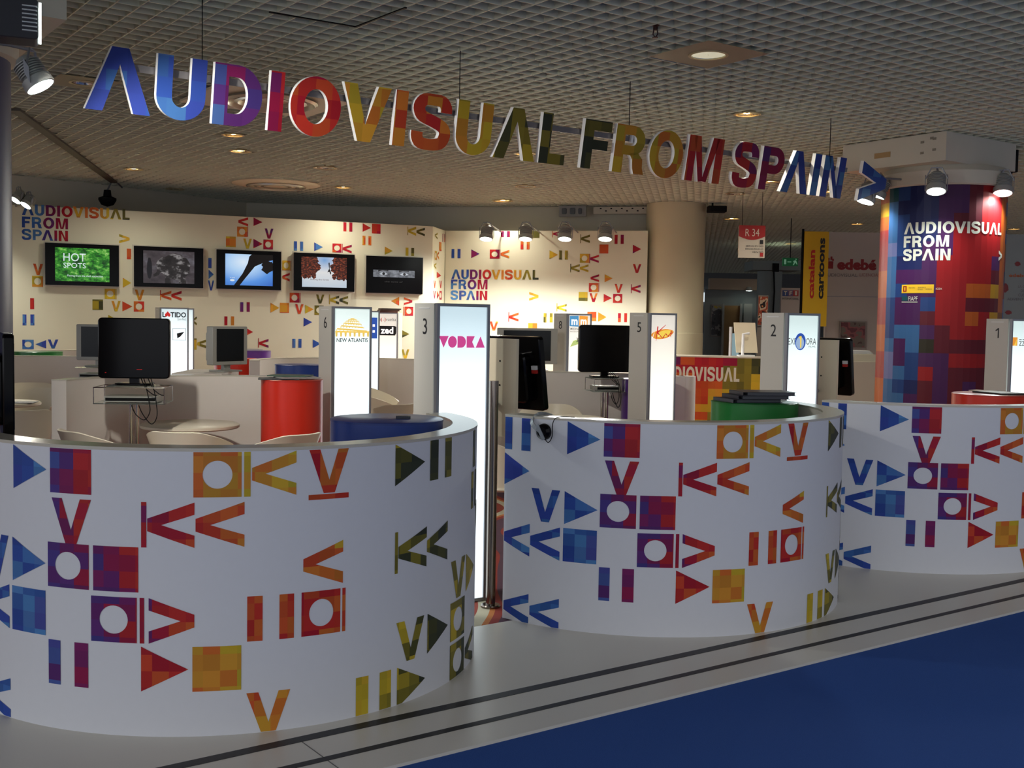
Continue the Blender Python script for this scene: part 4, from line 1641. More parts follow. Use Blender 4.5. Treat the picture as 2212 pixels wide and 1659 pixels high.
def letter(ch, x, wid, hue, seed):
    w, quads, strips = glyph_quads(ch)
    sx = wid / w
    mb = MB()

    def fn(s, z):
        return D1 * s + yv * z
    th = .04
    for q in quads:
        p = [(x + a * sx, b * cap) for a, b in q]
        for i, j, c in in_cells(p, .125):
            a, b = rnd(i, j, seed), rnd(i, j, seed + 5)
            h = min(max(hue + (a - .5) * .2, .004), .996)
            mb.add([fn(*k) for k in c], [tuple(range(len(c)))], 1, (h, .86 + .26 * b))
        mb.add([fn(*k) - nv * th for k in p][::-1], [tuple(range(len(p)))], 0)
    for s in strips:
        for side_ in (0, 1):
            ch_ = [s_[side_] for s_ in s]
            for a, b in zip(ch_[:-1], ch_[1:]):
                if math.dist(a, b) < 1e-6:
                    continue
                A, B = fn(x + a[0] * sx, a[1] * cap), fn(x + b[0] * sx, b[1] * cap)
                mb.add([A, B, B - nv * th, A - nv * th], [(0, 1, 2, 3)], 0)
        for e in (s[0], s[-1]):
            A, B = fn(x + e[0][0] * sx, e[0][1] * cap), fn(x + e[1][0] * sx, e[1][1] * cap)
            mb.add([A, B, B - nv * th, A - nv * th], [(0, 1, 2, 3)], 0)
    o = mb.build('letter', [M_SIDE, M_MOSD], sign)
    o['label'] = 'letter ' + ch if ch != '>' else 'blue arrow head'
    return o


for (word, hues), (x0, x1) in zip(words, starts):
    tot = word_width(word)
    k = (x1 - x0) / tot
    x = x0
    for i, (c, h) in enumerate(zip(word, hues)):
        w = glyph(c)[0] * k
        letter(c, x, w, h, 21 + i)
        x += w + (.13 + kern(word, i)) * k
xa0, xa1 = sg(1853, 395)[0], sg(1908, 392)[0]
letter('>', xa0, xa1 - xa0, .06, 40)
mb = MB()
zb = .72 * cap
ub0, ub1 = sg(225, 200)[0], sg(1830, 400)[0]
mb.obox(D1 * ((ub0 + ub1) / 2) + yv * zb - nv * .075, D1 * ((ub1 - ub0) / 2), yv * .022, nv * .022)
mb.build('hanging_bar', mat('grey_bar', rgb(120, 116, 116), .4, .5), sign)
for (uu) in (440, 997, 1364, 1797):
    s_ = sg(uu, {440: 130, 997: 210, 1364: 270, 1797: 345}[uu])[0]
    mb = MB()
    p0 = D1 * s_ + yv * zb - nv * .075
    mb.cyl(p0, Vector((p0.x, p0.y, CEIL + .03 - z_base)), .0035, n=6)
    mb.build('suspension_wire', M_BLACKM, sign)
    cl = MB()
    cl.obox(p0 + nv * .03, D1 * .012, yv * .03, nv * .012)
    cl.build('clip', M_SIDE, sign)

# ------------------------------------------------------------------ printed pillar and capitals
PC = {'B': (40, 74, 140), 'b': (66, 118, 176), 'l': (126, 132, 186), 'N': (34, 44, 104), 'p': (84, 34, 96), 'd': (108, 22, 40), 'r': (176, 26, 30), 'o': (206, 98, 30), 'y': (214, 160, 34), 'k': (52, 46, 28), 'u': (150, 84, 26), 't': (30, 90, 100)}
PM = {k: mat('pillar_print_' + n_, rgb(*[c * .82 for c in PC[k]]), .42, spec=.25) for k, n_ in zip(PC, ('blue', 'light_blue', 'lavender', 'navy', 'purple', 'dark_red', 'red', 'orange', 'yellow', 'olive', 'brown', 'teal'))}
PROW = ['tBNNppdrro', 'bNNNppdrro', 'bBNNpddrro', 'bBNNprrrro', 'lBNpprrrro', 'bNNprrrrpo', 'bppprrrrdo', 'bBpprrooyo', 'BppBrrdddo', 'Bppdrroryu', 'BbbpdrrruU', 'bpbkdddduu', 'lpBpprrruu', 'lbBrpddddu', 'bBNdpdpddu', 'bbpdpddddd', 'bNppddprdd', 'BBpNddrrdd', 'bNpddrrrro', 'BBNpddrroo', 'bBNppdrroo']
STRIP = 'oyorrroorroorrooyroor'
PX, PY, PRD = 4.66, 12.35, .645
pil = thing('round_column', 'round column wrapped in a blue, red and orange pixel print with white lettering', 'column', (PX, PY, 0), 0, 'round columns of the hall')
cdir = math.atan2(-PY, -PX)          # towards the camera


def pil_fn(off=0.0):
    def fn(s, z):
        a = cdir + s / PRD
        return ((PRD + off) * math.cos(a), (PRD + off) * math.sin(a), z)
    return fn


mb = MB()
keys = list(PC)
ZT = 3.06
rh, cw = .1455, .15
ncol = int(round(2 * PI * PRD / cw))
cwid = 2 * PI * PRD / ncol
fn = pil_fn()
for r_ in range(21):
    z1 = ZT - rh * r_
    z0 = max(z1 - rh, 0)
    for c in range(ncol):
        s0 = -.64 + cwid * c
        if c < 10:
            k = PROW[r_][c].lower() if PROW[r_][c] == 'U' else PROW[r_][c]
        elif c >= ncol - 2:
            k = STRIP[r_]
        else:
            k = keys[int(rnd(r_, c, 77) * 11)]
        for h in range(2):
            a, b = s0 + cwid * h / 2, s0 + cwid * (h + 1) / 2
            mb.add([fn(a, z0), fn(b, z0), fn(b, z1), fn(a, z1)], [(0, 1, 2, 3)], keys.index(k))
WHT = len(keys)
fw = pil_fn(.002)


def flat_word(word, s0, z0, cp, m):
    x = s0
    for n_, ch in enumerate(word):
        w, quads, _ = glyph_quads(ch)
        for q in quads:
            for i, j, c in in_cells([(x + a * cp, z0 + b * cp) for a, b in q], .05):
                mb.add([fw(*k) for k in c], [tuple(range(len(c)))], m)
        x += (w + .13 + kern(word, n_)) * cp


flat_word('AUDIOVISUAL', -.40, 2.56, .120, WHT)
flat_word('FROM', -.40, 2.42, .120, WHT)
flat_word('SPAIN', -.40, 2.28, .120, WHT)
flat_word('>', .68, 2.29, .11, WHT)


def pil_rect(s0, s1, z0, z1, m, off):
    f_ = pil_fn(off)
    n = max(1, int((s1 - s0) / .05))
    for k in range(n):
        a, b = s0 + (s1 - s0) * k / n, s0 + (s1 - s0) * (k + 1) / n
        mb.add([f_(a, z0), f_(b, z0), f_(b, z1), f_(a, z1)], [(0, 1, 2, 3)], m)


def pil_text(s, s0, z0, size, m, width, off=.004):
    vs, fs, w = text_polys(s, 0.0)
    f_ = pil_fn(off)
    mb.add([f_(s0 + p[0] * width / w, z0 + p[1] * size) for p in vs], fs, m)


pil_rect(-.405, -.06, 1.94, 2.03, WHT + 1, .002)
pil_rect(-.385, -.345, 1.955, 2.015, keys.index('r'), .0035)
pil_rect(-.372, -.358, 1.965, 2.005, WHT + 1, .0045)
pil_text('MINISTERIO', -.32, 1.988, .014, WHT + 2, .07)
pil_text('SECRETARIA DE', -.22, 1.992, .012, WHT + 2, .08)
pil_text('ESTADO', -.22, 1.972, .012, WHT + 2, .05)
pil_text('COMERCIO', -.14, 1.975, .012, WHT + 2, .06)
pil_text('ICEX', -.04, 1.975, .02, WHT, .06)
pil_rect(-.40, -.33, 1.86, 1.905, keys.index('t'), .002)
pil_text('FIAPF', -.32, 1.86, .045, WHT, .10)
pil_rect(-.40, -.22, 1.842, 1.85, WHT, .002)
mb.build('shaft', [PM[k] for k in keys] + [mat('white_lettering', rgb(220, 220, 205), .5), mat('yellow_label', rgb(240, 190, 30), .5), M_DARKTXT], pil, smooth=True)
m_cap = mat('cream_painted_capital', rgb(205, 200, 184), .55, vary=.04, scale=5)
mb = MB()
mb.lathe([(PRD + .01, 3.06), (PRD + .03, 3.075), (PRD + .03, 3.21), (PRD - .02, 3.27)], n=48)
mb.build('collar', m_cap, pil, smooth=True)
cc = Vector((4.335, 11.47, 0)) + .635 * (D1 + D2) - Vector((PX, PY, 0))
mb = MB()
mb.obox(cc + UP * 3.415, D1 * .635, D2 * .635, UP * .145)
# socket marks on the left face
lf = cc - D1 * .6365
mb.obox(lf + D2 * .12 + UP * 3.40, D1 * .002, D2 * .10, UP * .028, 1)
for dy, dz in ((-.36, .06), (-.36, -.05), (-.5, .08), (-.5, -.03), (-.47, .09)):
    mb.obox(lf + D2 * dy + UP * (3.42 + dz), D1 * .002, D2 * .02, UP * .012, 2)
mb.build('capital', [m_cap, mat('tan_plate', rgb(170, 140, 96), .6), mat('grey_marks', rgb(140, 134, 120), .6)], pil)

c1 = onz(144, 43, 3.27)
LPC = c1 + .635 * (D2 - D1)
LPC.z = 0
lp = thing('round_column', 'dark blue column at the left edge under a cream capital', 'column', (LPC.x, LPC.y, 0), 0, 'round columns of the hall')
mb = MB()
mb.lathe([(.455, 0), (.455, 3.1)], n=48)
mb.build('shaft', mat('navy_wrap', rgb(62, 66, 104), .4, vary=.06, scale=3), lp, smooth=True)
mb = MB()
mb.obox(UP * 3.415, D1 * .635, D2 * .635, UP * .145)
mb.lathe([(.455, 3.08), (.50, 3.09), (.50, 3.2), (.45, 3.27)], n=48)
mb.build('capital', m_cap, lp, smooth=True)

colm = thing('round_column', 'plain cream round column right of the back wall', 'column', (2.69, 18.93, 0), 0, 'round columns of the hall')
mb = MB()
mb.lathe([(.49, 0), (.49, CEIL)], n=48)
mb.lathe([(.497, 0), (.497, 1.42), (.49, 1.425)], n=48)
mb.build('shaft', mat('cream_plaster', rgb(206, 197, 166), .65, vary=.03, scale=3), colm, smooth=True)

# ------------------------------------------------------------------ televisions on the television wall
def scr(name, build_nodes, strength=1.0):
    m = bpy.data.materials.new(name)
    m.use_nodes = True
    nt = m.node_tree
    b = nt.nodes['Principled BSDF']
    b.inputs['Base Color'].default_value = (.01, .01, .01, 1)
    b.inputs['Roughness'].default_value = .2
    uv = nt.nodes.new('ShaderNodeUVMap')
    uv.uv_map = 'mosaic'
    out = build_nodes(nt, uv.outputs[0])
    nt.links.new(out, b.inputs['Emission Color'])
    b.inputs['Emission Strength'].default_value = strength
    return m


def noise_ramp(scale, stops, detail=5, interp='LINEAR', rough=.6):
    def f(nt, uv):
        nz = nt.nodes.new('ShaderNodeTexNoise')
        nz.inputs['Scale'].default_value = scale
        nz.inputs['Detail'].default_value = detail
        nz.inputs['Roughness'].default_value = rough
        nt.links.new(uv, nz.inputs['Vector'])
        rp = ramp_node(nt, stops, interp)
        nt.links.new(nz.outputs['Fac'], rp.inputs[0])
        return rp.outputs[0]
    return f


def radial(stops, cx, cy):
    def f(nt, uv):
        mp = nt.nodes.new('ShaderNodeMapping')
        mp.inputs['Location'].default_value = (-cx, -cy, 0)
        mp.inputs['Scale'].default_value = (1, 1, 1)
        gr = nt.nodes.new('ShaderNodeTexGradient')
        gr.gradient_type = 'SPHERICAL'
        nt.links.new(uv, mp.inputs['Vector'])
        nt.links.new(mp.outputs[0], gr.inputs['Vector'])
        rp = ramp_node(nt, stops)
        nt.links.new(gr.outputs['Fac'], rp.inputs[0])
        return rp.outputs[0]
    return f


S_LEAF = scr('leafy_picture', noise_ramp(6, [(.32, rgb(2, 22, 6)), (.44, rgb(12, 84, 18)), (.54, rgb(60, 160, 40)), (.63, rgb(160, 215, 110)), (.72, rgb(235, 245, 220))], 8, 'LINEAR', .75), .8)
S_GREY = scr('grey_picture', noise_ramp(2.2, [(.3, rgb(30, 26, 30)), (.5, rgb(70, 62, 66)), (.7, rgb(110, 108, 116))]), .8)
S_BLUE = scr('blue_picture', radial([(0, rgb(40, 92, 190)), (.35, rgb(88, 150, 230)), (.7, rgb(180, 215, 250)), (1, rgb(225, 240, 255))], .38, .75), .9)
S_SNOW = scr('snow_picture', radial([(0, rgb(190, 205, 220)), (.6, rgb(225, 225, 225)), (1, rgb(120, 165, 215))], .5, .9), .9)
S_EYES = scr('eye_strip_picture', noise_ramp(7, [(.3, rgb(66, 68, 74)), (.5, rgb(120, 124, 132)), (.7, rgb(160, 164, 172))]), .8)
S_DARK = scr('dark_picture', noise_ramp(6, [(.3, rgb(8, 8, 14)), (.7, rgb(24, 22, 34))]), .6)
S_RUST = scr('rust_foliage', noise_ramp(20, [(.38, rgb(14, 5, 4)), (.52, rgb(84, 28, 12)), (.66, rgb(170, 76, 40))]), .8)
S_HIDE = scr('wet_hide', noise_ramp(5, [(.3, rgb(14, 11, 12)), (.52, rgb(40, 35, 35)), (.64, rgb(150, 146, 146)), (.72, rgb(60, 55, 55))]), .8)
S_TXT = mat('screen_lettering', rgb(200, 215, 225), .5, emit=.8)
S_INKD = mat('screen_dark_shape', rgb(10, 10, 20), .5)
S_IRIS = mat('screen_iris', rgb(24, 28, 34), .5)
S_EYEW = mat('screen_eye_white', rgb(150, 160, 172), .5, emit=.55)


def wall_tv(px, label, picture):
    (ul, vt), (ur, vb_l), (v_tr, v_br) = px
    s0, zt = wfT.px(ul, vt)
    _, zb = wfT.px(ul, vb_l)
    s1, zt1 = wfT.px(ur, v_tr)
    _, zb1 = wfT.px(ur, v_br)
    z1, z0 = (zt + zt1) / 2, (zb + zb1) / 2
    w, h = s1 - s0, z1 - z0
    ang = math.atan2(wfT.d.y, wfT.d.x)
    c = wfT.a + wfT.d * ((s0 + s1) / 2) + UP * ((z0 + z1) / 2) + wfT.n * .003
    t = thing('wall_television', label, 'television', c, ang, 'five televisions on the wall')
    mb = MB()
    mb.box((0, -.045, 0), (w, .08, h))
    mb.box((0, -.05, 0), (w * 1.035, .02, h * 1.06), 0, 1)
    mb.build('casing', [M_BLACK, M_CAP], t)
    # picture area: origin lower left, unit square mapped on the visible image
    aw, ah = w * .735, h * .80
    sm = MB()
    mats = []

    def ink(m):
        if m not in mats:
            mats.append(m)
        return mats.index(m)

    def poly(pts, m, lift=0, uvs=False):
        pts = clip(clip(pts, 0, -.02, False), 0, 1.0, True)
        pts = clip(clip(pts, 1, 0.0, False), 1, 1.0, True)
        if len(pts) < 3:
            return
        P = [((x - .5) * aw, -.0862 - lift * .0007, (y - .5) * ah) for x, y in pts]
        o = len(sm.v)
        sm.add(P, [tuple(range(len(pts)))], ink(m), (0, 1.0001))
        return o
    uvfix = []

    def grid(x0, y0, x1, y1, m, lift=0, n=8):
        for i in range(n):
            for j in range(n):
                a, b = x0 + (x1 - x0) * i / n, x0 + (x1 - x0) * (i + 1) / n
                c_, d_ = y0 + (y1 - y0) * j / n, y0 + (y1 - y0) * (j + 1) / n
                poly([(a, c_), (b, c_), (b, d_), (a, d_)], m, lift)

    def text(s, x, y, size, m, width, lift=2):
        sm.text(s, ((x - .5) * aw, -.0862 - lift * .0007, (y - .5) * ah), X_, Z_, size * ah, ink(m), 0, 'LEFT', width * aw)
    picture(poly, grid, text)
    o = sm.build('screen', mats, t)
    # picture coordinates for the screen materials
    me = o.data
    lay = me.uv_layers.get('mosaic') or me.uv_layers.new(name='mosaic')
    for lp_ in me.loops:
        co = me.vertices[lp_.vertex_index].co
        lay.data[lp_.index].uv = (co.x / aw + .5, co.z / ah + .5)
    return t


def blob(cx, cy, rx, ry, n=26, j=.12, seed=0):
    R = random.Random(seed)
    return [(cx + rx * math.cos(2 * PI * k / n) * (1 + j * (R.random() - .5) * 2), cy + ry * math.sin(2 * PI * k / n) * (1 + j * (R.random() - .5) * 2)) for k in range(n)]


def pic_leaf(poly, grid, text):
    grid(0, 0, 1, 1, S_LEAF)
    text('HOT', .15, .60, .24, S_TXT, .41)
    text('SPOTS', .15, .40, .15, S_TXT, .41)
    text('Fleeing from the sixth extinction', .22, .14, .055, S_TXT, .66)


def pic_elephant(poly, grid, text):
    grid(0, 0, 1, 1, S_GREY)
    poly(blob(.62, .52, .30, .40, seed=1, j=.05), S_HIDE, 1)
    poly(blob(.40, .56, .15, .24, seed=2, j=.06), S_HIDE, 2)
    poly([(.28, .6), (.36, .4), (.30, .25), (.20, .18), (.19, .26), (.26, .34)], S_HIDE, 3)
    poly(blob(.12, .45, .05, .34, seed=3, j=.1), S_DARK, 2)
    poly([(.42, .2), (.52, .2), (.54, 0), (.42, 0)], S_HIDE, 2)
    poly([(.68, .25), (.82, .25), (.84, 0), (.70, 0)], S_HIDE, 2)


def pic_tree(poly, grid, text):
    grid(0, 0, 1, 1, S_BLUE)
    poly([(.18, 0), (.30, 0), (.40, .2), (.62, .62), (.85, .78), (1, .84), (1, 1), (.55, 1), (.50, .93), (.47, .72), (.36, .38)], S_INKD, 1)
    poly(blob(.9, .62, .14, .2, seed=5, j=.2), S_INKD, 1)
    text('la sexta', .10, .22, .05, S_TXT, .10)
    poly(blob(.145, .16, .05, .035, seed=8, j=.02), S_TXT, 2)


def pic_snow(poly, grid, text):
    grid(0, 0, 1, .66, S_SNOW)
    grid(0, .3, 1, 1, S_SNOW, 0)
    poly(blob(.10, .72, .29, .40, seed=6, j=.16, n=60), S_RUST, 1)
    poly(blob(.92, .70, .27, .42, seed=7, j=.16, n=60), S_RUST, 1)
    for k, (x, h) in enumerate(((.06, .36), (.15, .38), (.26, .37), (.72, .36), (.82, .34), (.93, .36))):
        poly(blob(x, h, .05, .10, seed=10 + k, j=.2), S_RUST, 2)
    poly([(.56, .50), (.60, .62), (.585, .80), (.60, .84), (.615, .80), (.61, .62), (.65, .48), (.63, .42), (.61, .52), (.59, .52)], S_INKD, 3)
    text('Skating the forest', .18, .23, .05, S_RUST, .42)


def pic_eyes(poly, grid, text):
    grid(-.02, .42, .98, .66, S_EYES, 0, 6)
    for cx in (.22, .72):
        poly([(cx - .10, .53), (cx - .03, .58), (cx + .05, .575), (cx + .11, .52), (cx + .03, .49), (cx - .05, .495)], S_EYEW, 1)
        poly(blob(cx + .01, .535, .034, .045, seed=1, j=0), S_IRIS, 2)
        poly([(cx - .12, .60), (cx - .02, .645), (cx + .12, .62), (cx + .12, .655), (cx - .12, .655)], S_IRIS, 1)
    text('the eyes of', .25, .25, .04, mat('dim_screen_lettering', rgb(46, 46, 50), .5, emit=.5), .44)


for px, lb, pc in [(((97, 525), (256, 615.5), (530.5, 619)), 'first wall television from the left, green leafy picture with white words', pic_leaf),
                   (((288, 532), (437.5, 619), (537, 623)), 'second wall television from the left, grey picture of an elephant', pic_elephant),
                   (((466, 539), (605, 624), (544.5, 627)), 'third wall television from the left, dark leaning tree on blue', pic_tree),
                   (((632.5, 545.5), (763, 627.5), (551, 630.5)), 'fourth wall television from the left, rust trees over white snow', pic_snow),
                   (((788.5, 552.5), (910, 633), (557.5, 635)), 'fifth wall television from the left, dark picture with a strip of two eyes', pic_eyes)]:
    wall_tv(px, lb, pc)

# ------------------------------------------------------------------ spotlights
M_LAMP = mat('grey_lamp_casting', rgb(168, 170, 166), .45, .2, vary=.03)
M_BULB = mat('lamp_glass_white', rgb(240, 255, 250), .3, emit=9, ecol=rgb(232, 255, 246))
M_WBULB = mat('downlight_bulb', rgb(255, 220, 160), .3, emit=14, ecol=rgb(255, 206, 140))


def floodlight(P, aim, size, label, arm_to=None, power=0.0, color=(.93, 1, .96), angle=95, group='spotlights on the stand'):
    """finned can spotlight at P facing along aim; arm_to is where its bracket is fixed"""
    P, aim = Vector(P), Vector(aim).normalized()
    t = thing('spotlight', label, 'spotlight', P, 0, group)
    r = size / 2
    mb = MB()
    back = -aim
    prof = [(0, 2.1 * r), (r * .5, 2.1 * r), (r * .72, 1.8 * r)]
    for k in range(6):
        z = (1.7 - .16 * k) * r
        prof += [(r * .9, z), (r * .9, z - .06 * r), (r * .74, z - .07 * r), (r * .74, z - .13 * r)]
    prof += [(r * .95, .6 * r), (r, .1 * r), (r, 0), (r * .9, 0), (r * .86, .12 * r), (0, .14 * r)]
    mb.lathe(prof, (0, 0, 0), n=28, axis=back)
    mb.build('housing', M_LAMP, t, smooth=True)
    mb = MB()
    mb.lathe([(0, -.02 * r), (r * .7, -.01 * r), (r * .9, .01 * r), (r * .9, .05 * r), (0, .05 * r)], (0, 0, 0), n=28, axis=back)
    mb.build('lens', M_BULB, t, smooth=True)
    if arm_to is not None:
        a = Vector(arm_to) - P
        mb = MB()
        sd = aim.cross(UP)
        sd = sd.normalized() if sd.length > .05 else Vector((1, 0, 0))
        c = back * r
        mb.obox(c + sd * r * 1.05, back * r * .35, sd * .004, (UP + back * .2).normalized() * r * .5)
        mb.obox(c - sd * r * 1.05, back * r * .35, sd * .004, (UP + back * .2).normalized() * r * .5)
        mb.tube([c + sd * r * 1.05 + UP * r * .4, c + UP * r * 1.5 + sd * r * .5, c + UP * r * 1.5 - sd * r * .5, c - sd * r * 1.05 + UP * r * .4], .007, 8)
        mb.tube([c + UP * r * 1.5, c.lerp(a, .5) + UP * r * .8, a], .011, 8)
        mb.build('bracket', M_GREYM, t, smooth=True)
    if power:
        spot_light('spot_beam', P + aim * .02, P + aim * 2, power, color, angle, .05)
    return t


for k, u in enumerate((1050, 1135, 1220, 1307)):
    Y = 18.55 - .22 * k
    P = at(u, 517, Y - .55)
    q = wfB.a + wfB.d * ((P - wfB.a).dot(wfB.d)) + UP * (WTOP - .03)
    floodlight(P, (wfB.n * .30 - UP * 1), .22, ('leftmost', 'second', 'third', 'rightmost')[k] + ' of the four lit spotlights above the back wall', q, 190, (1, .99, .93), 172)
for k, (u, v, Y, aim, lb) in enumerate([(2022, 414, 11.45, (-.12, -.34, -1), 'lit spotlight at the front of the mosaic pillar, over its lettering'), (2166, 418, 11.75, (-.12, -.3, -1), 'lit spotlight on the right of the mosaic pillar'),
                                        (1868, 436, 11.75, (-.35, -.1, -1), 'lit spotlight on the left of the mosaic pillar, lower of two'), (1892, 424, 12.2, (-.4, .1, -1), 'lit spotlight on the left of the mosaic pillar, higher of two')]):
    P = at(u, v, Y)
    d = (P - Vector((PX, PY, P.z))).normalized()
    floodlight(P, aim, .20, lb, Vector((PX, PY, 3.14)) + d * (PRD + .03), (60, 90, 50, 35)[k], angle=160)
P = at(88, 188, 6.3)
floodlight(P, (.62, .05, -1), .17, 'lit spotlight hanging at the top left by the blue column', LPC + Vector((.44, -.14, 3.14)), 70)
for k, (u, v) in enumerate(((33, 433), (55, 444))):
    P = at(u, v, 15.2)
    q = wfT.a + wfT.d * ((P - wfT.a).dot(wfT.d)) + UP * (WTOP - .02)
    floodlight(P, (-.45, -.6, -1), .16, ('upper', 'lower') [k] + ' of the two small lit spotlights at the left end of the television wall', q, 60, (1, .95, .82), 160)
# dark louvred floodlight on the left capital
t = thing('floodlight', 'dark louvred floodlight in the top left corner beside the cream capital', 'floodlight', at(36, 46, 5.75), 0)
ax, az = (D1 * .9 - D2 * .2).normalized(), UP
ay = ax.cross(az).normalized()
mb = MB()
mb.rbox((0, 0, 0), ax * .10, az * .10, ay * .09, .02)
mb.build('housing', mat('dark_grey_casting', rgb(54, 56, 62), .5), t, smooth=True)
mb = MB()
mb.obox(ax * .108, ax * .006, az * .085, ay * .08)
mb.build('lens', M_BULB, t)
mb = MB()
for k in range(7):
    mb.obox(ax * .06 - ay * .095 + az * (-.06 + .02 * k), ax * .035, az * .003, ay * .006)
    mb.obox(ax * .06 + ay * .095 + az * (-.06 + .02 * k), ax * .035, az * .003, ay * .006)
spot_light('flood_beam', t.location + ax * .12, (-.6, 9.2, .4), 430, (1, .96, .88), 95, .08)
mb.build('louvre', mat('bright_louvre', rgb(220, 226, 224), .3), t)
mb = MB()
mb.tube([az * .1, az * .2 - ax * .1, LPC + Vector((.35, -.35, 3.32)) - t.location], .014, 8)
mb.build('bracket', M_GREYM, t)

# ------------------------------------------------------------------ ceiling fixtures
M_TRIM = mat('cream_ring', rgb(200, 184, 140), .45)
M_REFL = mat('brushed_reflector', rgb(225, 205, 160), .25, .85)
M_REFC = mat('chrome_reflector', rgb(230, 228, 215), .15, .9)
FL = 'round downlights in the ceiling'
WARM = (1.0, .93, .76)


def downlight(u, v, dia, lit, label, plate=0.0, power=14, refl_glow=False):
    P = onz(u, v, CEIL)
    t = thing('downlight', label, 'downlight', (P.x, P.y, CEIL), ROT, FL)
    r = dia / 2
    mb = MB()
    mb.lathe([(r, .002), (r + .018, -.004), (r + .018, -.010), (r - .004, -.010), (r - .004, .02)], n=32)
    if plate:
        p = plate / 2
        pts = [(math.cos(2 * PI * k / 32) * (r + .016), math.sin(2 * PI * k / 32) * (r + .016)) for k in range(32)]
        for k in range(32):
            a, b = pts[k], pts[(k + 1) % 32]

            def sq(q):
                m_ = max(abs(q[0]), abs(q[1]))
                return (q[0] / m_ * p, q[1] / m_ * p)
            A, B = sq(a), sq(b)
            mb.add([(a[0], a[1], -.004), (b[0], b[1], -.004), (B[0], B[1], -.004), (A[0], A[1], -.004)], [(0, 1, 2, 3)], 1)
    mb.build('trim_ring', [M_TRIM, mat('drab_plate', rgb(150, 142, 118), .5)], t, smooth=False)
    mb = MB()
    mb.lathe([(r - .003, -.006), (r * .86, .04), (r * .62, .09), (0, .1)], n=32)
    mb.build('reflector', M_REFL if lit else M_REFC, t, smooth=True)
    mb = MB()
    mb.lathe([(0, -.004), (r * .30, .004), (r * .34, .03), (r * .2, .08), (0, .085)], n=20)
    mb.build('bulb', M_WBULB if lit else mat('unlit_bulb', rgb(225, 225, 210), .2), t, smooth=True)
    if refl_glow:
        mb = MB()
        mb.lathe([(0, -.003), (r * .98, .0)], n=32)
        mb.build('glass', mat('reflection_glow', rgb(226, 224, 196), .3, emit=.55, vary=.12, scale=30), t, smooth=True)  # glowing disc added to mimic the bright reflection in the unlit bowl
    if lit and power:
        spot_light('downlight_beam', (P.x, P.y, CEIL - .02), (P.x, P.y, 0), power * 1.0, WARM, 150, .06, .9)
    return t


for u, v, d, lit, lb, plate in [(1530, 118, .26, False, 'large unlit downlight in a square plate, its reflection done as a glowing disc, nearest on the ceiling', .62), (1614, 246, .22, True, 'lit downlight right of the middle word of the hanging sign, nearest of the lit ones', 0),
                                (503, 291, .215, True, 'lit downlight below the letter D, upper of a close pair', 0), (519, 326, .23, True, 'lit downlight below the letter D, lower of a close pair', 0),
                                (289, 365, .22, True, 'lit downlight above the left end of the television wall', 0), (378, 408, .25, False, 'dull downlight near the ceiling edge above the first wall television', 0),
                                (703, 362, .28, False, 'unlit chrome downlight just above the far ceiling diffuser', 0), (741, 404, .225, True, 'lit downlight right of the far round ceiling diffuser', 0),
                                (1085, 433, .32, True, 'lit downlight close to the back wall spotlights', 0), (1135, 331, .23, True, 'lit downlight half behind the last letters of the first word of the sign', 0),
                                (1135, 402, .27, False, 'unlit chrome downlight between the sign and the back wall', 0), (1588, 418, .26, False, 'unlit chrome downlight below the letter M', 0),
                                (1663, 392, .23, True, 'lit downlight showing through the last word of the hanging sign', 0), (1580, 472, .3, True, 'lit downlight right of the cream column', 0),
                                (1790, 413, .2, True, 'lit downlight below the last letter N of the sign', 0), (1852, 483, .22, True, 'lit downlight left of the mosaic pillar', 0), (1708, 526, .24, True, 'far lit downlight above the green exit sign', 0),
                                (180, 178, .2, False, 'small chrome downlight in a square plate left of the first letter', .5), (2190, 494, .22, True, 'lit downlight at the right edge beyond the pillar', 0)
                                ]:
    downlight(u, v, d, lit, lb, plate, 78, plate > .6)


def diffuser(u, v, w, label, square):
    P = onz(u, v, CEIL)
    t = thing('ceiling_diffuser', label, 'vent', (P.x, P.y, CEIL), ROT, 'large ceiling diffusers')
    mb = MB()
    if square:
        mb.box((0, 0, -.012), (w, w, .02))
    else:
        mb.lathe([(0, -.03), (w * .2, -.045), (w * .42, -.03), (w * .5, -.012), (w * .5, 0), (0, 0)], n=48)
    mb.build('plate', mat('beige_plate', rgb(222, 210, 182), .45), t, smooth=not square)
    mb = MB()
    for k, r in enumerate((.14, .22, .30)):
        mb.lathe([(r * w, -.022 if square else -.046), (r * w + .02, -.05 - .006 * k), (r * w + .05, -.046), (r * w + .02, -.022 if square else -.044)], n=48)
    mb.build('rings', mat('satin_rings', rgb(220, 214, 196), .25, .5), t, smooth=True)
    return t


diffuser(585, 212, 1.25, 'square beige ceiling diffuser behind the letters D, I and O', True)
diffuser(597, 397, 1.3, 'round beige ceiling diffuser above the television wall', False)
# dark slot along the ceiling on the left
a, b = onz(32, 234, CEIL), onz(246, 392, CEIL)
mb = MB()
d = (b - a)
mb.obox((a + b) / 2 - UP * .012, d / 2, d.cross(UP).normalized() * .05, UP * .012)
o = mb.build('ceiling_track', mat('dark_track', rgb(84, 80, 70), .6))
tag(o, 'long dark track running across the ceiling at the left', 'ceiling track')
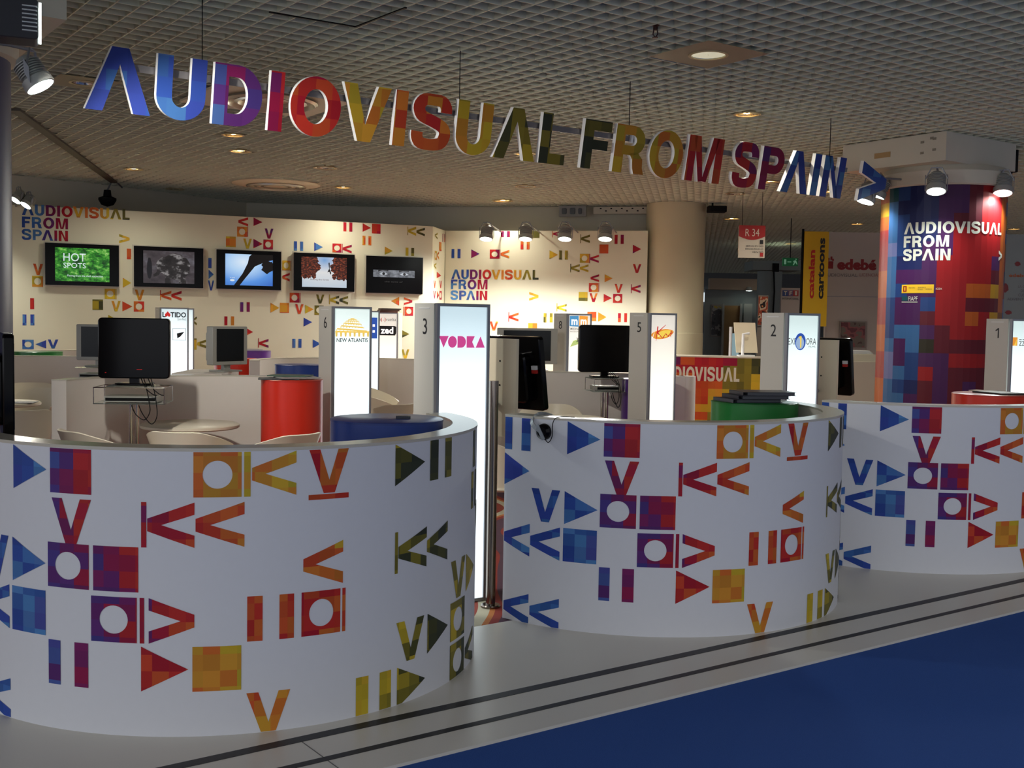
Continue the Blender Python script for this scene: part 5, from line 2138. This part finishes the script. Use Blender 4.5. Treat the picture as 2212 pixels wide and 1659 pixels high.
# open frame of a lifted panel
for pts in ([(581.6, 26.3), (768.7, 58.2), (876.8, 16.6)],):
    mb = MB()
    for p, q in zip(pts[:-1], pts[1:]):
        A, B = onz(*p, CEIL - .004), onz(*q, CEIL - .004)
        e = (B - A)
        mb.obox((A + B) / 2, e / 2, e.cross(UP).normalized() * .008, UP * .004)
    tag(mb.build('panel_gap', M_BLACKM), 'dark open joint of a ceiling panel above the letters D and V', 'panel joint')
P = onz(1416, 56, CEIL)
t = thing('sprinkler', 'small dark red sprinkler head hanging from the ceiling', 'sprinkler', P)
m_spr = mat('dark_red_metal', rgb(54, 22, 20), .4, .3)
mb = MB()
mb.lathe([(0, .03), (.028, .03), (.028, .004), (.016, -.006), (.016, -.03), (0, -.03)], n=16)
mb.build('body', m_spr, t, smooth=True)
mb = MB()
mb.tube([(-.012, 0, -.03), (-.016, 0, -.055), (0, 0, -.075)], .004, 8)
mb.tube([(.012, 0, -.03), (.016, 0, -.055), (0, 0, -.075)], .004, 8)
mb.lathe([(0, -.072), (.02, -.074), (.02, -.078), (0, -.08)], n=16)
mb.build('deflector', m_spr, t, smooth=True)
# things on the building wall above the stand
P = at(232, 428, 17.0)
t = thing('surveillance_camera', 'dark dome camera above the television wall on the left', 'camera', P)
mb = MB()
mb.lathe([(0, .12), (.05, .12), (.06, .03), (.13, .0), (.13, -.03), (.09, -.10), (0, -.13)], n=24)
mb.build('dome', M_BLACKM, t, smooth=True)
mb = MB()
mb.tube([(0, 0, .12), (.05, .1, .3), (.1, .35, CEIL - P.z - .05)], .014, 8)
mb.build('arm', M_GREYM, t)
P = at(1238, 457, 19.36)
t = thing('junction_box', 'pale grey junction box with dark sockets above the back wall', 'junction box', P, -.21)
mb = MB()
mb.box((0, -.03, 0), (.46, .06, .18))
mb.build('box', mat('pale_grey_box', rgb(150, 152, 150), .5), t)
for x, w in ((-.14, .08), (0, .09), (.13, .06)):
    mb = MB()
    mb.rbox((x, -.07, 0), (w / 2, 0, 0), (0, 0, .05), (0, .012, 0), .02)
    mb.build('socket', mat('slate_socket', rgb(84, 92, 98), .4), t)
P = at(1330, 455, 19.30)
t = thing('cable_duct', 'perforated cream cable duct between the junction box and the cream column', 'duct', P, -.21)
mb = MB()
mb.box((.1, -.03, 0), (.95, .05, .12))
mb.build('duct', m_rear, t)
mb = MB()
for k in range(9):
    mb.box((-.25 + .09 * k, -.0565, -.01 if k % 2 else .03), (.03, .003, .018))
mb.build('holes', M_BLACKM, t)
P = at(1535, 452, 18.6)
t = thing('projector', 'small black ceiling projector at the top right of the cream column', 'projector', P)
mb = MB()
mb.rbox((.1, 0, .0), (.15, 0, 0), (0, .12, 0), (0, 0, .05), .03)
mb.build('body', M_BLACKM, t)
mb = MB()
mb.cyl((0.03, 0, .05), (.03, 0, CEIL - P.z), .015, n=10)
mb.build('arm', M_BLACKM, t)
P = at(2180, 338, 12.3)
t = thing('cable_bundle', 'dark cable bundle and socket on the right end of the pillar capital', 'cables', P)
mb = MB()
mb.tube([(0, 0, -.25), (.04, -.02, -.1), (-.02, 0, .0), (-.05, .02, .12), (-.5, .1, .2)], .02, 8)
mb.rbox((.02, .0, -.05), (.07, .0, 0), (0, .04, 0), (0, 0, .12), .02)
mb.build('bundle', M_BLACKM, t)

# ------------------------------------------------------------------ far part of the hall, right of the cream column


def px_box(mb, u0, v0, u1, v1, Y, th=.06, m=0, ground=False):
    """upright board filling the given part of the view at distance Y, th metres thick behind its face"""
    a, b = at(u0, (v0 + v1) / 2, Y), at(u1, (v0 + v1) / 2, Y)
    zt, zb = at((u0 + u1) / 2, v0, Y).z, at((u0 + u1) / 2, v1, Y).z
    if ground:
        zb = 0
    mb.box(((a.x + b.x) / 2, Y + th / 2, (zt + zb) / 2), (b.x - a.x, th, zt - zb), 0, m)
    return a.x, b.x, zb, zt


def flat_text(mb, s, u0, v_base, u1, v_top, Y, m, bold=0.0):
    a, b, t_ = at(u0, v_base, Y), at(u1, v_base, Y), at(u0, v_top, Y)
    mb.text(s, (a.x, Y - .004, a.z), X_, Z_, t_.z - a.z, m, bold, 'LEFT', b.x - a.x)


def floor_z(Y):
    return 692.5 + EYE * FPX / Y


# mosaic information desk with white lettering
mb = MB()
Yd = 17.2
A_, B_ = at(1440, 764, Yd), at(1655, 771, Yd - .2)
dd = (B_ - A_)
dd.z = 0
wfD = WallFrame(Vector((A_.x, A_.y, 0)), Vector((B_.x, B_.y, 0)))
HD = 1.07
desk = thing('information_desk', 'mosaic printed desk with white lettering in front of the cream column', 'desk', (0, 0, 0))
mb.obox(wfD.a + wfD.d * (wfD.L / 2) - wfD.n * .3 + UP * (HD / 2), wfD.d * (wfD.L / 2), wfD.n * .3, UP * (HD / 2))
DROW = ['porrdgk', 'rrrrggk', 'oorrggu', 'ryooggu', 'oooyugu', 'roouugu', 'uoyugug', 'rooggug', 'uoygugo']
MD = {'p': .3, 'o': .58, 'r': .47, 'd': .42, 'g': .89, 'k': .97, 'y': .74, 'u': .80}
rhd, nc = HD / 9, 14
for r_ in range(9):
    for c in range(nc):
        k = DROW[r_][int(c * 7 / nc)]
        h = MD[k] + (rnd(r_, c, 5) - .5) * .06
        s0, s1 = wfD.L * c / nc, wfD.L * (c + 1) / nc
        z1, z0 = HD - rhd * r_, HD - rhd * (r_ + 1)
        f_ = wfD.fn(.003)
        mb.add([f_(s0, z0), f_(s1, z0), f_(s1, z1), f_(s0, z1)], [(0, 1, 2, 3)], 1, (h, .9 + .2 * rnd(r_, c, 6)))
s1, z1 = wfD.px(1597, 825)
UX = .134
x = s1 - word_width('AUDIOVISUAL') * UX
for n_, ch in enumerate('AUDIOVISUAL'):
    w, quads, _ = glyph_quads(ch)
    for q in quads:
        p = [(x + a * UX, z1 + b * .215) for a, b in q]
        if min(t[0] for t in p) > .002:
            mb.add([wfD.fn(.006)(*k) for k in p], [tuple(range(len(p)))], 2)
    x += (w + .13 + kern('AUDIOVISUAL', n_)) * UX
mb.build('body', [M_WHITE, M_MOS, mat('white_lettering', rgb(220, 220, 205), .5)], desk)
mb = MB()
mb.obox(wfD.a + wfD.d * (wfD.L / 2) - wfD.n * .3 + UP * (HD + .01), wfD.d * (wfD.L / 2 + .01), wfD.n * .31, UP * .01)
mb.build('top', M_CAP, desk)
# white end piece of a counter beside totem 5
P = at(1486, 818, 10.95)
mb = MB()
mb.lathe([(0, 0), (.085, 0), (.085, 1.07), (0, 1.07)], (0, 0, 0), n=32)
mb.box((-.09, 0, .535), (.12, .17, 1.07))
tag(mb.build('rounded_post', M_INNER, loc=(P.x - .01, 10.95, 0), smooth=True), 'white rounded post right of the totem numbered 5', 'post')

# board on an easel and tablet stand on the desk
t = thing('display_board', 'cream display board on a white stand left of the totem numbered 2', 'board', (0, 0, 0))
Yb = 17.42
P = at(1612, 735, Yb)
t.location = (P.x, Yb, HD + .021)
mb = MB()
zt = at(1612, 697, Yb).z - HD - .02
mb.obox((0, .05, zt * .55), Vector((.165, 0, 0)), Vector((0, .012, 0)), Vector((-.02, .03, zt * .45)))
mb.build('board', M_CREAM, t)
mb = MB()
mb.tube([(-.06, -.04, .02), (-.055, -.03, zt * .66), (.04, -.03, zt * .68)], .022, 8)
mb.box((0, 0, .01), (.24, .2, .02))
mb.build('foot', M_WHITE, t)
P = at(1578, 736, 18.4)
t = thing('barrier_post', 'slim white post right of the cream column', 'post', (P.x, 18.4, 0))
mb = MB()
mb.lathe([(0, .02), (.14, .02), (.14, 0), (0, 0)], n=24)
mb.build('base', M_GREYM, t)
mb = MB()
mb.cyl((0, 0, .02), (0, 0, at(1578, 706, 18.4).z), .025, n=14)
mb.build('pole', M_WHITE, t)

# hanging stand number
t = thing('hanging_number_sign', 'red and white hanging sign reading R 34', 'sign', (0, 0, 0))
Ys = 17.0
mb = MB()
x0, x1, z0, z1 = px_box(mb, 1595.5, 487, 1652.5, 557, Ys, .03, 0)
w, h = x1 - x0, z1 - z0
n = 14
low = [(x0 + w * k / n, z1 - h * (.335 + .11 * math.sin(PI * k / n))) for k in range(n + 1)]
mb.add([(x0, Ys - .003, z1), (x1, Ys - .003, z1)] + [(p[0], Ys - .003, p[1]) for p in low[::-1]], [tuple(range(n + 3))], 1)
flat_text(mb, 'R 34', 1610, 510, 1640, 494, Ys - .003, 2)
for k, (tx, ua) in enumerate((('SERVICES DES', 1611), ('ESPACES POUR LES', 1610), ('VENTES', 1624))):
    flat_text(mb, tx, ua, 533 + 6.5 * k, 1649, 529.5 + 6.5 * k, Ys, 3)
for v in (523, 550):
    a = at(1645, v, Ys)
    mb.box((a.x, Ys - .003, a.z), (.05, .004, .06), 0, 3 if v < 530 else 1)
mb.build('board', [mat('sign_white', rgb(205, 196, 180), .5), mat('sign_red', rgb(170, 34, 34), .5), mat('sign_cream_text', rgb(225, 205, 190), .5), M_DARKTXT], t)
for x in (x0 + .05, x1 - .05):
    mb = MB()
    mb.cyl((x, Ys + .015, z1), (x, Ys + .015, CEIL + .02), .004, n=6)
    mb.build('suspension_wire', M_BLACKM, t)

# yellow banner
t = thing('banner', 'tall yellow banner with red and black lettering running upwards', 'banner', (0, 0, 0))
Yb = 19.0
mb = MB()
x0, x1, z0, z1 = px_box(mb, 1735, 500, 1788, 705, Yb, .05, 0)
mb.build('cloth', mat('yellow_cloth', rgb(222, 178, 26), .6, vary=.04), t)


def vtext(mb, s, u_left, u_right, v_low, v_high, Y, m, bold):
    """text reading upwards"""
    base = at(u_right, v_low, Y)
    end = at(u_right, v_high, Y)
    lft = at(u_left, v_low, Y)
    mb.text(s, (base.x, Y - .004, base.z), Z_, -X_, base.x - lft.x, m, bold, 'LEFT', end.z - base.z)


mb = MB()
vtext(mb, 'catalan', 1745, 1757, 645, 540, Yb, 0, .035)
vtext(mb, 'cartoons', 1764, 1777.5, 646, 514, Yb, 1, .035)
mb.build('lettering', [mat('banner_red', rgb(196, 40, 30), .6), M_DARKTXT], t)
mb = MB()
mb.cyl((x0 - .02, Yb + .025, 0), (x0 - .02, Yb + .025, z1 + .04), .02, n=12)
mb.build('pole', M_BLACKM, t)

# publisher's white stand wall with poster, desk and lettering
t = thing('stand_wall', 'pale grey stand wall with dark red lettering behind the mosaic pillar', 'partition', (0, 0, 0))
Yw = 20.0
mb = MB()
a, b = at(1786, 600, Yw), at(1925, 600, Yw)
zt = at(1850, 502, Yw).z
mb.box(((a.x + b.x) / 2, Yw + .05, zt / 2), (b.x - a.x, .1, zt))
mb.build('panel', mat('pale_grey_panel', rgb(202, 194, 186), .6, vary=.02), t)
mb = MB()
flat_text(mb, 'edeb\u00e9', 1808, 581, 1893, 560, Yw, 0, .05)
flat_text(mb, 'AUDIOVISUAL', 1779, 597, 1852, 590, Yw, 1)
flat_text(mb, 'LICENCIAS', 1857, 597, 1900, 590, Yw, 2)
q = at(1793, 570, Yw)
for dx, dz, w, h in ((0, -.02, .11, .13), (-.03, .08, .03, .05), (.02, .10, .03, .06), (.05, .07, .025, .04)):
    mb.box((q.x + dx, Yw - .005, q.z + dz), (w, .008, h), 0, 0)
mb.build('lettering', [mat('dark_red_letters', rgb(150, 28, 34), .5), mat('mid_grey_letters', rgb(120, 116, 116), .5), mat('rose_letters', rgb(170, 110, 110), .5)], t)
mb = MB()
p = at(1850, 641, Yw)
mb.box((p.x, Yw - .003, p.z), (b.x - a.x - .1, .006, .012))
mb.build('joint', M_GREYM, t)


def art_mat(name, scale, stops, interp='CONSTANT', rough=.35):
    m = bpy.data.materials.new(name)
    m.use_nodes = True
    nt = m.node_tree
    b_ = nt.nodes['Principled BSDF']
    b_.inputs['Roughness'].default_value = rough
    tc = nt.nodes.new('ShaderNodeTexCoord')
    out = noise_ramp(scale, stops, 2, interp)(nt, tc.outputs['Object'])
    nt.links.new(out, b_.inputs['Base Color'])
    return m


def poster(u0, v0, u1, v1, Y, stops, label, cat='poster', scale=4, foot=False):
    t = thing('poster', label, cat, (0, 0, 0), 0)
    mb = MB()
    x0, x1, z0, z1 = px_box(mb, u0, v0, u1, v1, Y, .03)
    if foot:
        mb.box(((x0 + x1) / 2, Y + .04, z0 / 2), (x1 - x0, .04, z0))
    mb.build('frame', mat('poster_frame', rgb(150, 142, 134), .4), t)
    mb = MB()
    mb.box(((x0 + x1) / 2, Y - .003, (z0 + z1) / 2), ((x1 - x0) * .9, .006, (z1 - z0) * .92))
    mb.build('print', art_mat('print_' + str(int(u0)), scale, stops), t)
    return t


poster(1813, 694, 1871, 752, Yw - .06, [(0, rgb(110, 60, 66)), (.42, rgb(150, 90, 90)), (.5, rgb(120, 110, 100)), (.6, rgb(90, 70, 66)), (.68, rgb(190, 180, 170))], 'square poster in faded reds and greys on the stand wall with dark red lettering')
t = thing('service_desk', 'cream service desk just left of the mosaic pillar, papers on top', 'desk', (0, 0, 0))
Yk = 15.6
mb = MB()
px0, px1 = at(1770, 780, Yk), at(1900, 780, Yk)
zt = at(1850, 781, Yk).z
mb.box(((px0.x + px1.x) / 2, Yk + .3, zt / 2), (px1.x - px0.x, .6, zt))
mb.build('body', mat('cream_laminate', rgb(214, 206, 184), .45), t)
mb = MB()
zz = at(1850, 766, Yk).z
mb.box(((px0.x + px1.x) / 2, Yk + .36, (zt + zz) / 2), (px1.x - px0.x, .48, zz - zt))
mb.build('upstand', mat('cream_laminate', rgb(214, 206, 184), .45), t)
mb = MB()
P = at(1846, 774, Yk)
P2 = at(1831, 774, Yk)
mb.box((P2.x, Yk + .117, P2.z), (.09, .006, .06))
mb.build('nameplate', mat('grey_label', rgb(90, 92, 98), .4), t)
P = at(1858, 755, Yk + .35)
mb = MB()
for k in range(3):
    mb.box((0, .02 * k, .01 + .016 * k), (.30 - .03 * k, .22, .015))
tag(mb.build('paper_stack', mat('paper_white', rgb(205, 205, 205), .7), loc=(P.x, Yk + .36, zz + .001)), 'stack of white papers on the service desk', 'papers')

# broadcaster's panel, teal column, exit sign and far booths
t = thing('sign_panel', 'pinkish grey panel with a small blue and red sign', 'panel', (0, 0, 0))
Yt = 24.0
mb = MB()
x0, x1, z0, z1 = px_box(mb, 1684, 622, 1732, 900, Yt, .1, 0, True)
mb.build('panel', mat('rose_grey_panel', rgb(178, 166, 160), .6), t)
mb = MB()
for k, (a, b, c) in enumerate(((1690.5, 1702, 1), (1702.4, 1713, 2), (1713.4, 1725, 3))):
    px_box(mb, a, 627, b, 639.5, Yt - .01, .01, c)
for s, a, b in (('T', 1693, 1700), ('F', 1705, 1711), ('1', 1717, 1721.5)):
    flat_text(mb, s, a, 637.5, b, 629, Yt - .01, 4, .03)
flat_text(mb, 'INTERNATIONAL', 1690, 647, 1725, 642.5, Yt, 0)
mb.build('lettering', [M_DARKTXT, mat('sign_blue', rgb(50, 70, 130), .5), mat('sign_violet', rgb(110, 80, 120), .5), mat('sign_rose', rgb(170, 50, 50), .5), mat('sign_white', rgb(205, 196, 180), .5)], t)
t = thing('round_column', 'pale teal round column with a square capital in the far hall', 'column', (at(1675, 600, 27).x, 27.6, 0), 0, 'round columns of the hall')
mb = MB()
mb.lathe([(.30, 0), (.30, at(1670, 584, 27).z)], n=32)
mb.build('shaft', M_TEAL, t, smooth=True)
mb = MB()
z0, z1 = at(1670, 583, 27).z, at(1670, 563, 27).z
mb.box((0.05, 0, (z0 + z1) / 2), (1.15, 1.0, z1 - z0))
mb.build('capital', M_TEAL, t)
mb = MB()
mb.tube([(0.02, -.33, z0 - .02), (.04, -.36, z0 - .5), (.02, -.34, z0 - 1.35)], .02, 8)
mb.rbox((.02, -.52, z0 + .06), (.08, 0, 0), (0, .02, 0), (0, 0, .1), .02)
mb.build('cable', M_BLACKM, t)
t = thing('exit_sign', 'green exit sign with a running figure, hanging above the pinkish grey panel', 'sign', (0, 0, 0))
Ye = 21.0
mb = MB()
x0, x1, z0, z1 = px_box(mb, 1691, 557, 1724, 574.5, Ye, .05)
mb.build('box', mat('exit_green', rgb(20, 74, 46), .4, emit=.15, ecol=rgb(20, 110, 60)), t)
mb = MB()
w_, h_ = x1 - x0, z1 - z0


def ex(pts):
    mb.add([(x0 + w_ * p[0], Ye - .004, z0 + h_ * p[1]) for p in pts], [tuple(range(len(pts)))])


ex([(.08, .2), (.22, .2), (.22, .8), (.08, .8)])
ex([(.3, .45), (.55, .45), (.55, .55), (.3, .55)])
ex([(.66, .1), (.72, .1), (.82, .45), (.90, .2), (.96, .2), (.88, .6), (.82, .72), (.72, .66), (.66, .5), (.70, .48), (.75, .58)])
ex(disc(12, .035, .09, .86, .82))
mb.build('pictogram', mat('exit_pale', rgb(130, 180, 150), .5, emit=.3), t)
mb = MB()
mb.cyl((x0 + w_ / 2, Ye + .025, z1), (x0 + w_ / 2, Ye + .025, CEIL + .02), .008, n=8)
mb.build('rod', M_BLACKM, t)

poster(1536, 658, 1558, 728, 29.95, [(0, rgb(26, 26, 30)), (.4, rgb(70, 70, 74)), (.55, rgb(150, 150, 148)), (.63, rgb(170, 150, 60)), (.7, rgb(40, 60, 40))], 'tall dark poster with a pale figure right of the cream column')
poster(1637, 638, 1659, 704, 23, [(0, rgb(60, 24, 18)), (.42, rgb(180, 80, 50)), (.52, rgb(220, 190, 160)), (.6, rgb(40, 24, 24)), (.7, rgb(230, 150, 90))], 'film poster in oranges on a tall frame, left of the totem numbered 2', scale=5, foot=True)
t = thing('exhibition_booth', 'pale booth with wooden back wall far behind, right of the cream column', 'booth', (0, 0, 0))
mb = MB()
px_box(mb, 1520, 625, 1652, 900, 30, .1, 0, True)
mb.build('wall', mat('booth_pale_wall', rgb(150, 158, 156), .6), t)
mb = MB()
px_box(mb, 1534, 602, 1650, 626, 29.6, .3)
mb.build('fascia', mat('booth_fascia', rgb(184, 166, 146), .6), t)
mb = MB()
px_box(mb, 1562, 660, 1596, 900, 29.8, .05, 0, True)
mb.build('wooden_panel', mat('booth_wood', rgb(168, 130, 80), .5, vary=.1, scale=3), t)
mb = MB()
px_box(mb, 1558, 656, 1562, 900, 29.7, .06, 0, True)
px_box(mb, 1596, 656, 1600, 900, 29.7, .06, 0, True)
px_box(mb, 1604, 656, 1622, 900, 29.75, .03, 0, True)
mb.build('door_frame', mat('booth_frame', rgb(176, 176, 168), .5), t)
t = thing('spotlight', 'tiny lit spotlight on the far pale booth', 'spotlight', at(1618, 628, 29.5), 0)
mb = MB()
mb.lathe([(0, .1), (.06, .1), (.09, 0), (0, 0)], n=16)
mb.build('housing', M_LAMP, t)
mb = MB()
mb.lathe([(0, -.012), (.085, -.004), (0, -.004)], n=16)
mb.build('lens', M_BULB, t)
t = thing('plinth_light', 'pale blue lit plinth beside the cream display board', 'plinth', (at(1587, 740, 24).x, 24, 0))
mb = MB()
zt = at(1587, 720, 24).z
mb.box((0, 0, zt / 2), (.14, .2, zt))
mb.build('body', mat('pale_blue_lit', rgb(170, 205, 215), .5, emit=.35), t)
# distant window and gallery
mb = MB()
a, b = at(1515, 632, 43.8), at(1541, 652, 43.8)
mb.box(((a.x + b.x) / 2, 43.86, (at(1530, 632, 43.8).z + at(1530, 652, 43.8).z) / 2), (b.x - a.x + .2, .1, at(1530, 632, 43.8).z - at(1530, 652, 43.8).z))
o = mb.build('window_1', mat('bright_daylight_pane', rgb(220, 235, 240), .4, emit=1.2, ecol=rgb(225, 240, 245)))
o['kind'] = 'structure'

# grey wall with red figures at the right edge
t = thing('stand_wall', 'dim grey stand wall with small red marks right of the mosaic pillar', 'partition', (0, 0, 0))
Yr = 15.0
mb = MB()
a, b = at(2120, 600, Yr), at(2420, 600, Yr)
zt = at(2185, 506, Yr).z
mb.box(((a.x + b.x) / 2, Yr + .05, zt / 2), (b.x - a.x, .1, zt))
mb.build('panel', mat('dim_grey_panel', rgb(150, 158, 156), .6, vary=.04), t)
mb = MB()
for u, v, w, h in ((2198, 570, 12, 10), (2171, 622, 14, 20), (2178, 675, 14, 9), (2155, 684, 12, 9)):
    p = at(u, v, Yr)
    k = Yr / FPX
    mb.add([(p.x + w * k / 2 * math.cos(2 * PI * q / 14) * (1 + .2 * math.sin(3 * q)), Yr - .004, p.z + h * k / 2 * math.sin(2 * PI * q / 14)) for q in range(14)], [tuple(range(14))], 0)
flat_text(mb, 'edeb\u00e9', 2179, 598, 2218, 591, Yr, 1, .03)
for k, (s, ua, ub) in enumerate((('LA CASA', 2199, 2226), ('DE LOS', 2205, 2226), ('CUENTOS', 2199, 2232), ('ADVENTURES', 2175, 2232))):
    flat_text(mb, s, ua, 622 + 9 * k, ub, 616 + 9 * k, Yr, 2)
mb.build('lettering', [mat('dull_red_figure', rgb(140, 40, 40), .5), mat('orange_letters', rgb(190, 100, 50), .5), mat('mid_grey_letters', rgb(120, 116, 116), .5)], t)
